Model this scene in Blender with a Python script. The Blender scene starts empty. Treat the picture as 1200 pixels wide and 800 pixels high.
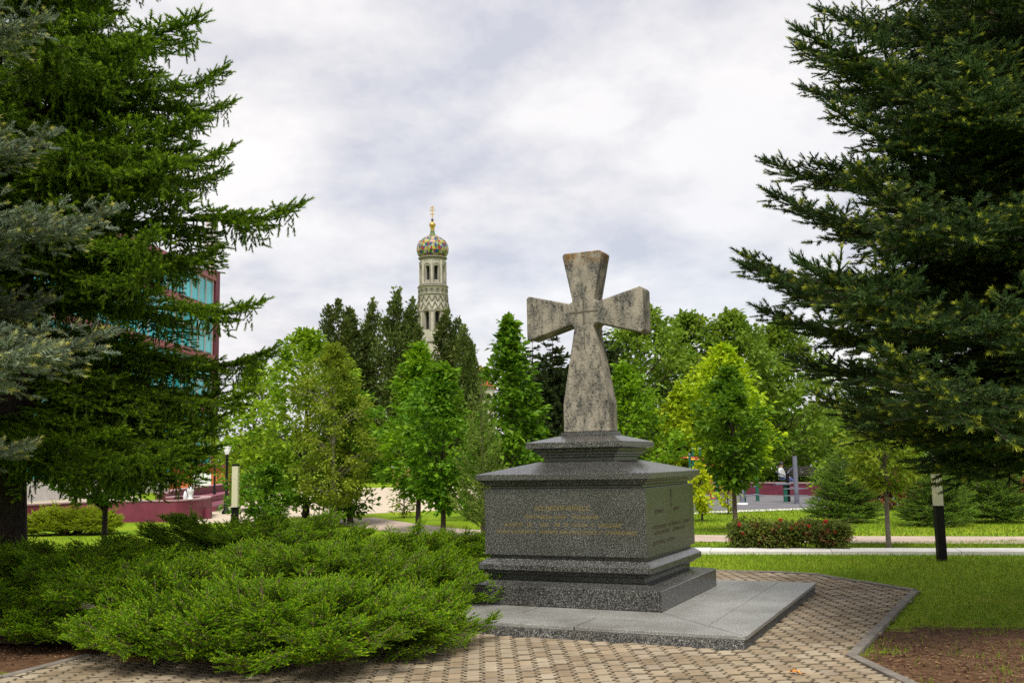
import bpy, bmesh, math, random
import numpy as np
from mathutils import Vector, Matrix

# ------------------------------------------------------------------ camera, sky, sun, exposure
F_PX, PITCH, ROLL, CAM_H = 1169.0, 0.1204, 0.019, 1.6          # focal length in pixels of a 1200x800 frame
scene = bpy.context.scene
COL = scene.collection
cam_data = bpy.data.cameras.new("camera")
cam_data.sensor_width = 36.0
cam_data.lens = F_PX / 1200.0 * 36.0
cam_data.clip_start, cam_data.clip_end = 0.1, 3000.0
cam = bpy.data.objects.new("camera", cam_data)
COL.objects.link(cam)
cam.matrix_world = (Matrix.Translation((0, 0, CAM_H)) @ Matrix.Rotation(math.pi / 2 + PITCH, 4, 'X')
                    @ Matrix.Rotation(-ROLL, 4, 'Z'))
scene.camera = cam

SUN_DIR = Vector((-0.03, -0.54, 0.84)).normalized()             # towards the sun
world = bpy.data.worlds.new("World")
scene.world = world
world.use_nodes = True
wn, wl = world.node_tree.nodes, world.node_tree.links
wn.clear()
w_out = wn.new("ShaderNodeOutputWorld")
w_sky = wn.new("ShaderNodeTexSky")
w_sky.sky_type = 'NISHITA'
w_sky.sun_disc = False
w_sky.sun_elevation = math.asin(SUN_DIR.z)
w_sky.sun_rotation = math.atan2(SUN_DIR.x, SUN_DIR.y)
w_bg = wn.new("ShaderNodeBackground"); w_bg.inputs[1].default_value = 0.05
wl.new(w_sky.outputs[0], w_bg.inputs[0])
w_cl = wn.new("ShaderNodeBackground"); w_cl.inputs[1].default_value = 1.0
w_tc = wn.new("ShaderNodeTexCoord")
w_sep = wn.new("ShaderNodeSeparateXYZ"); wl.new(w_tc.outputs["Generated"], w_sep.inputs[0])
w_abs = wn.new("ShaderNodeMath"); w_abs.operation = 'ABSOLUTE'; wl.new(w_sep.outputs[2], w_abs.inputs[0])
w_z = wn.new("ShaderNodeMath"); w_z.operation = 'ADD'; w_z.inputs[1].default_value = 0.34; wl.new(w_abs.outputs[0], w_z.inputs[0])
w_dx = wn.new("ShaderNodeMath"); w_dx.operation = 'DIVIDE'; wl.new(w_sep.outputs[0], w_dx.inputs[0]); wl.new(w_z.outputs[0], w_dx.inputs[1])
w_dy = wn.new("ShaderNodeMath"); w_dy.operation = 'DIVIDE'; wl.new(w_sep.outputs[1], w_dy.inputs[0]); wl.new(w_z.outputs[0], w_dy.inputs[1])
w_cmb = wn.new("ShaderNodeCombineXYZ"); wl.new(w_dx.outputs[0], w_cmb.inputs[0]); wl.new(w_dy.outputs[0], w_cmb.inputs[1])
def w_noise(scale, detail, rough, dist, off):
    m = wn.new("ShaderNodeMapping"); m.inputs["Location"].default_value = off
    wl.new(w_cmb.outputs[0], m.inputs[0])
    n = wn.new("ShaderNodeTexNoise")
    n.inputs["Scale"].default_value = scale; n.inputs["Detail"].default_value = detail
    n.inputs["Roughness"].default_value = rough; n.inputs["Distortion"].default_value = dist
    wl.new(m.outputs[0], n.inputs["Vector"])
    return n
n_big = w_noise(2.1, 9.0, 0.56, 0.2, (3.1, 1.7, 0.0))
n_gap = w_noise(0.9, 5.0, 0.5, 0.2, (9.3, 4.2, 2.0))
w_ramp = wn.new("ShaderNodeValToRGB")
cr = w_ramp.color_ramp
cr.elements[0].position, cr.elements[0].color = 0.41, (0.222, 0.225, 0.252, 1)
cr.elements[1].position, cr.elements[1].color = 0.585, (0.338, 0.330, 0.329, 1)
e = cr.elements.new(0.50); e.color = (0.288, 0.284, 0.293, 1)
n_mid = w_noise(5.2, 8.0, 0.58, 0.15, (1.3, 7.7, 4.0))
w_m1 = wn.new("ShaderNodeMath"); w_m1.operation = 'MULTIPLY'; w_m1.inputs[1].default_value = 0.62; wl.new(n_big.outputs[0], w_m1.inputs[0])
w_m2 = wn.new("ShaderNodeMath"); w_m2.operation = 'MULTIPLY_ADD'; w_m2.inputs[1].default_value = 0.38; wl.new(n_mid.outputs[0], w_m2.inputs[0]); wl.new(w_m1.outputs[0], w_m2.inputs[2])
wl.new(w_m2.outputs[0], w_ramp.inputs[0])
wl.new(w_ramp.outputs[0], w_cl.inputs[0])
w_cov = wn.new("ShaderNodeMapRange")
w_cov.inputs[1].default_value, w_cov.inputs[2].default_value = 0.30, 0.50
w_cov.inputs[3].default_value, w_cov.inputs[4].default_value = 0.80, 1.0
wl.new(n_gap.outputs[0], w_cov.inputs[0])
w_mix = wn.new("ShaderNodeMixShader")
wl.new(w_cov.outputs[0], w_mix.inputs[0]); wl.new(w_bg.outputs[0], w_mix.inputs[1]); wl.new(w_cl.outputs[0], w_mix.inputs[2])
wl.new(w_mix.outputs[0], w_out.inputs[0])

sun_data = bpy.data.lights.new("sun", 'SUN')
sun_data.energy = 1.5
sun_data.angle = math.radians(20)
sun_data.color = (1.0, 0.95, 0.86)
sun = bpy.data.objects.new("sun", sun_data)
COL.objects.link(sun)
sun.location = (-10, -15, 30)
sun.rotation_euler = SUN_DIR.to_track_quat('Z', 'Y').to_euler()

vs = scene.view_settings
vs.view_transform = 'Standard'; vs.look = 'None'; vs.gamma = 1.0; vs.exposure = 1.6
vs.use_curve_mapping = False
scene.render.engine = 'CYCLES'
cy = scene.cycles
cy.max_bounces = 6; cy.diffuse_bounces = 5; cy.glossy_bounces = 3; cy.transmission_bounces = 3; cy.transparent_max_bounces = 6
cy.use_denoising = False

# ------------------------------------------------------------------ helpers
random.seed(5)
RNG = np.random.default_rng(11)
GZ = -0.03                                                       # level of the lawn; paver tops are z = 0

def ray(u, v):
    a, b = u - 600.0, v - 400.0
    c, s = math.cos(ROLL), math.sin(ROLL)
    U, V = c * a - s * b, s * a + c * b
    x, zc = U / F_PX, -V / F_PX
    return Vector((x, math.cos(PITCH) - zc * math.sin(PITCH), math.sin(PITCH) + zc * math.cos(PITCH)))

def gp(u, v, z=GZ):                                              # pixel of the photograph -> point at height z
    d = ray(u, v); t = (z - CAM_H) / d.z
    return Vector((d.x * t, d.y * t, z))

def at(u, v, depth):                                             # pixel -> point at a known distance
    d = ray(u, v)
    return Vector((0, 0, CAM_H)) + d * (depth / d.y)

def tag(o, label=None, cat=None, group=None, kind=None):
    if label: o["label"] = label
    if cat: o["category"] = cat
    if group: o["group"] = group
    if kind: o["kind"] = kind
    return o

def empty(name, loc, rz=0.0):
    o = bpy.data.objects.new(name, None)
    o.empty_display_size = 0.2
    COL.objects.link(o)
    o.location = loc; o.rotation_euler = (0, 0, rz)
    return o

def link(name, me, parent=None, loc=None):
    o = bpy.data.objects.new(name, me)
    COL.objects.link(o)
    if parent: o.parent = parent
    if loc is not None: o.location = loc
    return o

def mesh_from(name, V, F, mats, fm=None, smooth=False, attr=None):
    """V (n,3), F (m,k) with one k, numpy"""
    V = np.asarray(V, dtype=np.float32); F = np.asarray(F, dtype=np.int32)
    me = bpy.data.meshes.new(name)
    m, k = F.shape
    me.vertices.add(len(V)); me.vertices.foreach_set("co", V.ravel())
    me.loops.add(m * k); me.loops.foreach_set("vertex_index", F.ravel())
    me.polygons.add(m); me.polygons.foreach_set("loop_start", np.arange(0, m * k, k, dtype=np.int32))
    for mt in mats: me.materials.append(mt)
    if fm is not None: me.polygons.foreach_set("material_index", np.asarray(fm, dtype=np.int32))
    if smooth: me.polygons.foreach_set("use_smooth", np.ones(m, dtype=bool))
    if attr is not None:
        a = me.attributes.new("tip", 'FLOAT', 'POINT')
        a.data.foreach_set("value", np.asarray(attr, dtype=np.float32))
    me.update(calc_edges=True)
    return me

class MB:
    """collects faces, builds one mesh object"""
    def __init__(s): s.v, s.f, s.m, s.sm = [], [], [], []
    def add(s, verts, faces, mi=0, smooth=False):
        o = len(s.v); s.v += [tuple(p) for p in verts]
        for q in faces: s.f.append([o + i for i in q]); s.m.append(mi); s.sm.append(smooth)
    def box(s, c, d, mi=0, rz=0.0):
        x, y, z = d[0] / 2, d[1] / 2, d[2] / 2
        ca, sa = math.cos(rz), math.sin(rz)
        P = [(c[0] + ca * a - sa * b, c[1] + sa * a + ca * b, c[2] + e) for e in (-z, z) for a, b in ((-x, -y), (x, -y), (x, y), (-x, y))]
        s.add(P, [(3, 2, 1, 0), (4, 5, 6, 7), (0, 1, 5, 4), (1, 2, 6, 5), (2, 3, 7, 6), (3, 0, 4, 7)], mi)
    def prism(s, poly, z0, z1, mi=0):
        n = len(poly)
        P = [(p[0], p[1], z0) for p in poly] + [(p[0], p[1], z1) for p in poly]
        s.add(P, [tuple(range(n - 1, -1, -1)), tuple(range(n, 2 * n))] + [(i, (i + 1) % n, n + (i + 1) % n, n + i) for i in range(n)], mi)
    def tube(s, pts, rad, n=6, mi=0, cap=True):
        pts = [Vector(p) for p in pts]
        if not hasattr(rad, '__len__'): rad = [rad] * len(pts)
        rings = []
        ref = None
        for i, p in enumerate(pts):
            t = (pts[min(i + 1, len(pts) - 1)] - pts[max(i - 1, 0)]).normalized()
            if ref is None: ref = Vector((1, 0, 0)) if abs(t.x) < 0.8 else Vector((0, 1, 0))
            a = (ref - t * ref.dot(t)).normalized(); b = t.cross(a); ref = a
            rings.append([p + (a * math.cos(2 * math.pi * j / n) + b * math.sin(2 * math.pi * j / n)) * rad[i] for j in range(n)])
        P = [q for r in rings for q in r]
        Fc = [(i * n + j, i * n + (j + 1) % n, (i + 1) * n + (j + 1) % n, (i + 1) * n + j) for i in range(len(pts) - 1) for j in range(n)]
        s.add(P, Fc, mi, True)
        if cap:
            s.add(rings[0][::-1], [tuple(range(n))], mi); s.add(rings[-1], [tuple(range(n))], mi)
    def lathe(s, prof, n=16, mi=0, c=(0, 0, 0), smooth=True, phase=0.0):
        P = [(c[0] + r * math.cos(phase + 2 * math.pi * j / n), c[1] + r * math.sin(phase + 2 * math.pi * j / n), c[2] + z) for r, z in prof for j in range(n)]
        s.add(P, [(i * n + j, i * n + (j + 1) % n, (i + 1) * n + (j + 1) % n, (i + 1) * n + j) for i in range(len(prof) - 1) for j in range(n)], mi, smooth)
        s.add(P[:n][::-1], [tuple(range(n))], mi); s.add(P[-n:], [tuple(range(n))], mi)
    def build(s, name, mats, parent=None, loc=None, bevel=0.0, seg=2):
        me = bpy.data.meshes.new(name)
        me.from_pydata(s.v, [], s.f)
        if not isinstance(mats, (list, tuple)): mats = [mats]
        for mt in mats: me.materials.append(mt)
        me.polygons.foreach_set("material_index", np.array(s.m, dtype=np.int32))
        me.polygons.foreach_set("use_smooth", np.array(s.sm, dtype=bool))
        me.update()
        o = link(name, me, parent, loc)
        if bevel:
            b = o.modifiers.new("bevel", 'BEVEL'); b.width = bevel; b.segments = seg; b.limit_method = 'ANGLE'; b.angle_limit = math.radians(25)
        return o

# ------------------------------------------------------------------ materials
def nodes_of(name):
    m = bpy.data.materials.new(name); m.use_nodes = True
    nt = m.node_tree
    return m, nt.nodes, nt.links, nt.nodes["Principled BSDF"]

def noise_node(n, l, scale, detail=4.0, rough=0.55, coord="Object", vec=None):
    if vec is None:
        tc = n.new("ShaderNodeTexCoord"); vec = tc.outputs[coord]
    t = n.new("ShaderNodeTexNoise")
    t.inputs["Scale"].default_value = scale; t.inputs["Detail"].default_value = detail; t.inputs["Roughness"].default_value = rough
    l.new(vec, t.inputs["Vector"])
    return t

def ramp_node(n, l, src, stops):
    r = n.new("ShaderNodeValToRGB")
    els = r.color_ramp.elements
    while len(els) < len(stops): els.new(0.5)
    for el, (p, c) in zip(els, stops):
        el.position = p; el.color = (*c, 1) if len(c) == 3 else c
    l.new(src, r.inputs[0])
    return r

def mixcol(n, l, fac, a, b, mode='MIX'):
    x = n.new("ShaderNodeMix"); x.data_type = 'RGBA'; x.blend_type = mode
    for sock, v in ((x.inputs[0], fac), (x.inputs[6], a), (x.inputs[7], b)):
        if isinstance(v, (int, float)): sock.default_value = v
        elif isinstance(v, tuple): sock.default_value = (*v, 1) if len(v) == 3 else v
        else: l.new(v, sock)
    return x.outputs[2]

def bump(n, l, bs, h, strength=0.3, dist=0.01):
    b = n.new("ShaderNodeBump"); b.inputs["Strength"].default_value = strength; b.inputs["Distance"].default_value = dist
    l.new(h, b.inputs["Height"]); l.new(b.outputs[0], bs.inputs["Normal"])

def plain(name, col, rough=0.6, var=0.15, scale=6.0, bmp=0.0, spec=0.4, metal=0.0, obj_random=0.0, coord="Object"):
    m, n, l, bs = nodes_of(name)
    t = noise_node(n, l, scale, coord=coord)
    lo = tuple(c * (1 - var) for c in col); hi = tuple(min(1, c * (1 + var)) for c in col)
    c = ramp_node(n, l, t.outputs[0], [(0.3, lo), (0.7, hi)]).outputs[0]
    if obj_random:
        oi = n.new("ShaderNodeObjectInfo")
        mr = n.new("ShaderNodeMapRange"); mr.inputs[3].default_value = 1 - obj_random; mr.inputs[4].default_value = 1 + obj_random
        l.new(oi.outputs["Random"], mr.inputs[0])
        hs = n.new("ShaderNodeHueSaturation"); l.new(mr.outputs[0], hs.inputs["Value"]); l.new(c, hs.inputs["Color"]); c = hs.outputs[0]
    l.new(c, bs.inputs["Base Color"])
    bs.inputs["Roughness"].default_value = rough; bs.inputs["Specular IOR Level"].default_value = spec; bs.inputs["Metallic"].default_value = metal
    if bmp: bump(n, l, bs, t.outputs[0], bmp, 0.02)
    return m

def granite(name, rough, gain=1.0, spec=0.5, lo=0.009, mid=.066, hi=.27):
    m, n, l, bs = nodes_of(name)
    a = noise_node(n, l, 108.0, 1.5, 0.6)
    c = ramp_node(n, l, a.outputs[0], [(0.36, (lo, lo, lo * .95)), (0.47, (mid * .5, mid * .5, mid * .47)), (0.55, (mid, mid, mid * .94)), (0.68, (hi, hi, hi * .93))])
    big = noise_node(n, l, 1.7, 5.0, 0.6)
    k = ramp_node(n, l, big.outputs[0], [(0.3, (0.66, 0.64, 0.61)), (0.62, (1.0, 1.0, 1.0))])
    l.new(mixcol(n, l, 1.0, c.outputs[0], k.outputs[0], 'MULTIPLY'), bs.inputs["Base Color"])
    rr = n.new("ShaderNodeMapRange"); rr.inputs[3].default_value = rough * 0.75; rr.inputs[4].default_value = rough * 1.3
    l.new(big.outputs[0], rr.inputs[0]); l.new(rr.outputs[0], bs.inputs["Roughness"])
    bs.inputs["Specular IOR Level"].default_value = spec
    return m

def leaf_mat(name, a, b, tipc=None, transl=0.3, spec=0.25, rough=0.55):
    if tipc is None: tipc = (min(.62, b[0] * 1.25 + .02), min(.62, b[1] * 1.15), b[2])
    m, n, l, bs = nodes_of(name)
    g = n.new("ShaderNodeNewGeometry")
    c = ramp_node(n, l, g.outputs["Random Per Island"], [(0.0, a), (1.0, b)]).outputs[0]
    oi = n.new("ShaderNodeObjectInfo")
    mr = n.new("ShaderNodeMapRange"); mr.inputs[3].default_value = 0.8; mr.inputs[4].default_value = 1.2
    l.new(oi.outputs["Random"], mr.inputs[0])
    hs = n.new("ShaderNodeHueSaturation"); l.new(mr.outputs[0], hs.inputs["Value"]); l.new(c, hs.inputs["Color"])
    at_ = n.new("ShaderNodeAttribute"); at_.attribute_name = "tip"
    col = mixcol(n, l, at_.outputs["Fac"], hs.outputs[0], tipc)
    l.new(col, bs.inputs["Base Color"])
    bs.inputs["Roughness"].default_value = rough; bs.inputs["Specular IOR Level"].default_value = spec
    tr = n.new("ShaderNodeBsdfTranslucent"); l.new(col, tr.inputs[0])
    mx = n.new("ShaderNodeMixShader"); mx.inputs[0].default_value = transl
    l.new(bs.outputs[0], mx.inputs[1]); l.new(tr.outputs[0], mx.inputs[2])
    l.new(mx.outputs[0], n["Material Output"].inputs[0])
    return m

M = {}
M['granite'] = granite("polished_granite", 0.26, spec=.5)
M['granite_slab'] = granite("honed_granite", 0.40, lo=0.20, mid=.31, hi=.46)
M['granite_rough'] = granite("split_granite", 0.8, spec=.3, lo=.02, mid=.12, hi=.35)
# weathered limestone of the cross
m, n, l, bs = nodes_of("weathered_limestone")
n1 = noise_node(n, l, 3.0, 8, 0.62); n2 = noise_node(n, l, 38.0, 6, 0.72); n3 = noise_node(n, l, 70.0, 3, 0.6); mp_ = n.new('ShaderNodeMapping'); mp_.inputs['Scale'].default_value = (1.3, 1.3, .55); l.new(n.new('ShaderNodeTexCoord').outputs['Object'], mp_.inputs[0]); n4 = noise_node(n, l, 5.5, 7, 0.65, vec=mp_.outputs[0])
base = ramp_node(n, l, n1.outputs[0], [(0.28, (0.20, 0.18, 0.145)), (0.5, (0.315, 0.28, 0.225)), (0.72, (0.40, 0.355, 0.285))]).outputs[0]
grey = ramp_node(n, l, n4.outputs[0], [(0.44, (0, 0, 0)), (0.60, (1, 1, 1))]).outputs[0]
c1 = mixcol(n, l, grey, base, (0.13, 0.124, 0.11))
mulp = n.new("ShaderNodeMath"); mulp.operation = 'MULTIPLY'
p1 = ramp_node(n, l, n2.outputs[0], [(0.535, (0, 0, 0)), (0.60, (1, 1, 1))]).outputs[0]
p2 = ramp_node(n, l, n4.outputs[0], [(0.40, (0, 0, 0)), (0.58, (1, 1, 1))]).outputs[0]
l.new(p1, mulp.inputs[0]); l.new(p2, mulp.inputs[1])
c2 = mixcol(n, l, mulp.outputs[0], c1, (0.035, 0.032, 0.030))
c3 = mixcol(n, l, 0.35, c2, n3.outputs[0], 'OVERLAY')
tc = n.new("ShaderNodeTexCoord"); sx = n.new("ShaderNodeSeparateXYZ"); l.new(tc.outputs["Object"], sx.inputs[0])
mz = n.new("ShaderNodeMapRange"); mz.inputs[1].default_value = 3.82; mz.inputs[2].default_value = 4.0; l.new(sx.outputs[2], mz.inputs[0])
lm = n.new("ShaderNodeMath"); lm.operation = 'MULTIPLY'; l.new(mz.outputs[0], lm.inputs[0])
lr = ramp_node(n, l, noise_node(n, l, 14.0, 5, 0.6).outputs[0], [(0.42, (0, 0, 0)), (0.62, (1, 1, 1))]).outputs[0]; l.new(lr, lm.inputs[1])
c4 = mixcol(n, l, lm.outputs[0], c3, (0.22, 0.10, 0.012))
l.new(c4, bs.inputs["Base Color"]); bs.inputs["Roughness"].default_value = 0.9; bs.inputs["Specular IOR Level"].default_value = 0.15
hh = n.new("ShaderNodeMath"); hh.operation = 'SUBTRACT'; l.new(n3.outputs[0], hh.inputs[0]); l.new(mulp.outputs[0], hh.inputs[1])
bump(n, l, bs, hh.outputs[0], 0.7, 0.012)
M['limestone'] = m
M['gold'] = plain("gold_leaf", (0.55, 0.36, 0.09), 0.35, 0.2, 30, metal=0.7)
M['inscription'] = plain("worn_gilding", (0.175, 0.13, 0.034), 0.6, 0.5, 40)
M['inscription_dim'] = plain("dark_gilding", (0.060, 0.048, 0.024), 0.6, 0.5, 40)  # much darker gold for the lettering on the side face
# pavers
def paver_mat():
    m, n, l, bs = nodes_of("concrete_paver")
    oi = n.new("ShaderNodeObjectInfo"); g = n.new("ShaderNodeNewGeometry")
    ad = n.new("ShaderNodeMath"); ad.operation = 'ADD'; l.new(oi.outputs["Random"], ad.inputs[0]); l.new(g.outputs["Random Per Island"], ad.inputs[1])
    fr = n.new("ShaderNodeMath"); fr.operation = 'FRACT'; l.new(ad.outputs[0], fr.inputs[0])
    c = ramp_node(n, l, fr.outputs[0], [(0.0, (0.276, 0.213, 0.144)), (0.4, (0.356, 0.282, 0.19)), (0.7, (0.391, 0.328, 0.236)), (1.0, (0.31, 0.253, 0.19))]).outputs[0]
    f1 = noise_node(n, l, 120.0, 3, 0.7, vec=g.outputs["Position"]); f2 = noise_node(n, l, 1.3, 6, 0.6, vec=g.outputs["Position"])
    c = mixcol(n, l, 0.5, c, ramp_node(n, l, f1.outputs[0], [(0.3, (0.3, 0.3, 0.3)), (0.7, (0.7, 0.7, 0.7))]).outputs[0], 'OVERLAY')
    c = mixcol(n, l, 1.0, c, ramp_node(n, l, f2.outputs[0], [(0.32, (0.58, 0.55, 0.50)), (0.62, (1, 1, 1))]).outputs[0], 'MULTIPLY')
    l.new(c, bs.inputs["Base Color"]); bs.inputs["Roughness"].default_value = 0.88; bs.inputs["Specular IOR Level"].default_value = 0.2
    bump(n, l, bs, f1.outputs[0], 0.35, 0.004)
    return m
M['paver'] = paver_mat()
M['paver_edge'] = plain("grimy_paver_edge", (0.12, 0.095, 0.062), 0.95, 0.35, 14)
M['joint'] = plain("joint_sand", (0.05, 0.045, 0.022), 0.95, 0.4, 8, coord="Object")
M['concrete'] = plain("kerb_concrete", (0.17, 0.15, 0.125), 0.85, 0.25, 9, 0.2, obj_random=0.1)
M['pale_concrete'] = plain("pale_concrete", (0.62, 0.60, 0.57), 0.8, 0.12, 3, 0.1)
M['path'] = plain("pinkish_path", (0.42, 0.33, 0.27), 0.9, 0.12, 2.5)
M['plaza'] = plain("beige_plaza", (0.50, 0.42, 0.32), 0.9, 0.10, 0.8)
M['rubber'] = plain("grey_rubber", (0.135, 0.13, 0.145), 0.85, 0.15, 1.2)
M['maroon'] = plain("maroon_paint", (0.155, 0.026, 0.048), 0.6, 0.2, 3.0)
M['maroon_top'] = plain("maroon_wall_coping", (0.36, 0.22, 0.24), 0.7, 0.2, 4.0)
M['stone_wall'] = plain("pale_stone", (0.36, 0.32, 0.27), 0.9, 0.35, 2.2, 0.5)
M['black'] = plain("black_metal", (0.008, 0.008, 0.008), 0.5, 0.2, 8, spec=.15)
M['cream'] = plain("cream_lamp_panel", (0.62, 0.58, 0.42), 0.4, 0.06, 8)
M['white_glass'] = plain("white_glass", (0.75, 0.76, 0.78), 0.3, 0.05, 8)
M['green_metal'] = plain("green_paint", (0.012, 0.10, 0.065), 0.4, 0.1, 8)
M['red_metal'] = plain("red_paint", (0.42, 0.025, 0.03), 0.4, 0.1, 8)
M['yellow_metal'] = plain("yellow_paint", (0.60, 0.36, 0.02), 0.4, 0.1, 8)
M['grey_metal'] = plain("grey_paint", (0.14, 0.145, 0.19), 0.45, 0.1, 8)
M['bark'] = plain("grey_bark", (0.085, 0.065, 0.048), 0.9, 0.45, 14, 0.7)
M['bark_dark'] = plain("spruce_bark", (0.045, 0.032, 0.026), 0.95, 0.45, 12, 0.8)
M['bark_pale'] = plain("pale_bark", (0.17, 0.145, 0.115), 0.9, 0.3, 14, 0.5)
M['jtwig'] = plain("juniper_twig", (0.10, 0.075, 0.035), 0.9, 0.3, 14)
M['twig'] = plain("dry_twig", (0.26, 0.21, 0.16), 0.9, 0.3, 14)
M['red_roof'] = plain("red_roof", (0.42, 0.05, 0.03), 0.6)
M['orange'] = plain("orange_wall", (0.50, 0.13, 0.045), 0.7)
M['tan_wall'] = plain("tan_wall", (0.34, 0.18, 0.07), 0.8)

# foliage colours
M['right_needle'] = leaf_mat("dark_spruce_needles", (0.03, 0.066, 0.019), (0.078, 0.135, 0.034), (0.4, 0.43, 0.035), 0.36)
M['green_needle'] = leaf_mat("green_spruce_needles", (0.07, 0.145, 0.006), (0.17, 0.29, 0.012), (0.28, 0.42, 0.014), 0.5)
M['blue_needle'] = leaf_mat("blue_spruce_needles", (0.115, 0.16, 0.105), (0.22, 0.265, 0.18), (0.52, 0.5, 0.12), 0.3)
M['small_needle'] = leaf_mat("young_spruce_needles", (0.075, 0.16, 0.016), (0.17, 0.3, 0.032), (0.3, 0.42, 0.04), 0.35)
M['far_needle'] = leaf_mat("far_spruce_needles", (0.026, 0.046, 0.014), (0.055, 0.085, 0.022), (0.09, 0.11, 0.02), 0.15)
M['pine_needle'] = leaf_mat("pine_needles", (0.11, 0.2, 0.02), (0.2, 0.3, 0.04), (0.4, 0.42, 0.1), 0.28)
M['juniper'] = leaf_mat("juniper_sprays", (0.075, 0.2, 0.005), (0.23, 0.42, 0.01), (0.46, 0.58, 0.015), 0.48)
M['gold_juniper'] = leaf_mat("golden_juniper_sprays", (0.2, 0.32, 0.006), (0.38, 0.46, 0.012), (0.55, 0.58, 0.02), 0.35)
M['leaf_linden'] = leaf_mat("linden_leaves", (0.085, 0.19, 0.008), (0.26, 0.4, 0.018), transl=0.45)
M['leaf_olive'] = leaf_mat("fine_olive_leaves", (0.14, 0.22, 0.012), (0.28, 0.37, 0.03), transl=0.42)
M['leaf_deep'] = leaf_mat("deep_green_leaves", (0.035, 0.115, 0.006), (0.15, 0.3, 0.014), transl=0.4)
M['leaf_bright'] = leaf_mat("bright_green_leaves", (0.06, 0.18, 0.006), (0.23, 0.42, 0.014), transl=0.45)
M['leaf_lime'] = leaf_mat("lime_leaves", (0.19, 0.32, 0.006), (0.36, 0.48, 0.012), transl=0.45)
M['leaf_yellow'] = leaf_mat("yellow_green_leaves", (0.34, 0.44, 0.008), (0.56, 0.6, 0.02), transl=0.42)
M['leaf_far'] = leaf_mat("distant_leaves", (0.085, 0.165, 0.015), (0.2, 0.31, 0.028), transl=0.42)
M['leaf_poplar'] = leaf_mat("poplar_leaves", (0.046, 0.082, 0.018), (0.115, 0.165, 0.034), transl=0.3)
M['leaf_red'] = leaf_mat("dark_red_leaves", (0.11, 0.03, 0.02), (0.21, 0.05, 0.03), transl=0.25)
M['leaf_hedge'] = leaf_mat("hedge_leaves", (.07, .095, .018), (.17, .235, .034), transl=.35)
M['petal'] = leaf_mat("red_blossom", (0.42, 0.020, 0.015), (0.62, 0.06, 0.04), transl=0.25)
M['grass'] = leaf_mat("grass_blades", (0.085, 0.17, 0.008), (0.24, 0.34, 0.018), (0.42, 0.39, 0.06), transl=0.42)

# lawn sheet: grass with worn and earthy patches
SOIL = [(gp(1150, 752), 1.35, 0.85), (gp(1230, 800), 1.5, 1.0), (gp(1140, 775), 1.0, 0.7), (gp(20, 765), 1.3, 1.0), (gp(70, 748), 1.0, 0.9)]
m, n, l, bs = nodes_of("lawn")
g = n.new("ShaderNodeNewGeometry"); pos = g.outputs["Position"]
a1 = noise_node(n, l, 0.35, 5, 0.6, vec=pos); a2 = noise_node(n, l, 9.0, 6, 0.7, vec=pos); a3 = noise_node(n, l, 60.0, 3, 0.7, vec=pos)
gc = ramp_node(n, l, a1.outputs[0], [(0.3, (0.12, 0.215, 0.008)), (0.5, (0.185, 0.285, 0.012)), (0.7, (0.27, 0.32, 0.022))]).outputs[0]
gc = mixcol(n, l, 0.55, gc, ramp_node(n, l, a2.outputs[0], [(0.3, (0.25, 0.28, 0.22)), (0.7, (0.75, 0.72, 0.7))]).outputs[0], 'OVERLAY')
gc = mixcol(n, l, 0.5, gc, ramp_node(n, l, a3.outputs[0], [(0.3, (0.25, 0.28, 0.22)), (0.7, (0.75, 0.72, 0.7))]).outputs[0], 'OVERLAY')
soil_sum = None
for (pc, ra, rb) in SOIL:
    sb = n.new("ShaderNodeVectorMath"); sb.operation = 'SUBTRACT'; l.new(pos, sb.inputs[0]); sb.inputs[1].default_value = pc
    mu = n.new("ShaderNodeVectorMath"); mu.operation = 'MULTIPLY'; l.new(sb.outputs[0], mu.inputs[0]); mu.inputs[1].default_value = (1 / ra, 1 / rb, 0)
    ln = n.new("ShaderNodeVectorMath"); ln.operation = 'LENGTH'; l.new(mu.outputs[0], ln.inputs[0])
    mr = n.new("ShaderNodeMapRange"); mr.inputs[1].default_value = 1.35; mr.inputs[2].default_value = 0.35; l.new(ln.outputs["Value"], mr.inputs[0])
    if soil_sum is None: soil_sum = mr.outputs[0]
    else:
        mx = n.new("ShaderNodeMath"); mx.operation = 'MAXIMUM'; l.new(soil_sum, mx.inputs[0]); l.new(mr.outputs[0], mx.inputs[1]); soil_sum = mx.outputs[0]
an = noise_node(n, l, 2.6, 7, 0.65, vec=pos)
sa = n.new("ShaderNodeMath"); sa.operation = 'ADD'; l.new(soil_sum, sa.inputs[0]); l.new(an.outputs[0], sa.inputs[1])
sf = ramp_node(n, l, sa.outputs[0], [(0.86, (0, 0, 0)), (1.06, (1, 1, 1))]).outputs[0]
sc_ = ramp_node(n, l, a2.outputs[0], [(0.3, (0.055, 0.030, 0.018)), (0.5, (0.115, 0.062, 0.034)), (0.72, (0.20, 0.125, 0.070))]).outputs[0]
l.new(mixcol(n, l, sf, gc, sc_), bs.inputs["Base Color"])
bs.inputs["Roughness"].default_value = 0.95; bs.inputs["Specular IOR Level"].default_value = 0.1
hb = n.new("ShaderNodeMath"); hb.operation = 'ADD'; l.new(a2.outputs[0], hb.inputs[0]); l.new(a3.outputs[0], hb.inputs[1])
bump(n, l, bs, hb.outputs[0], 0.6, 0.04)
M['lawn'] = m

# ------------------------------------------------------------------ ground, paths
mb = MB()
mb.add([(-900, -60, GZ), (900, -60, GZ), (900, 1500, GZ), (-900, 1500, GZ)], [(0, 1, 2, 3)])
tag(mb.build("ground", M['lawn']), kind="structure")

def sheet(name, poly, z, mat):
    b = MB(); b.add([(p[0], p[1], z) for p in poly], [tuple(range(len(poly)))])
    return tag(b.build(name, mat), kind="structure")

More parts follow.
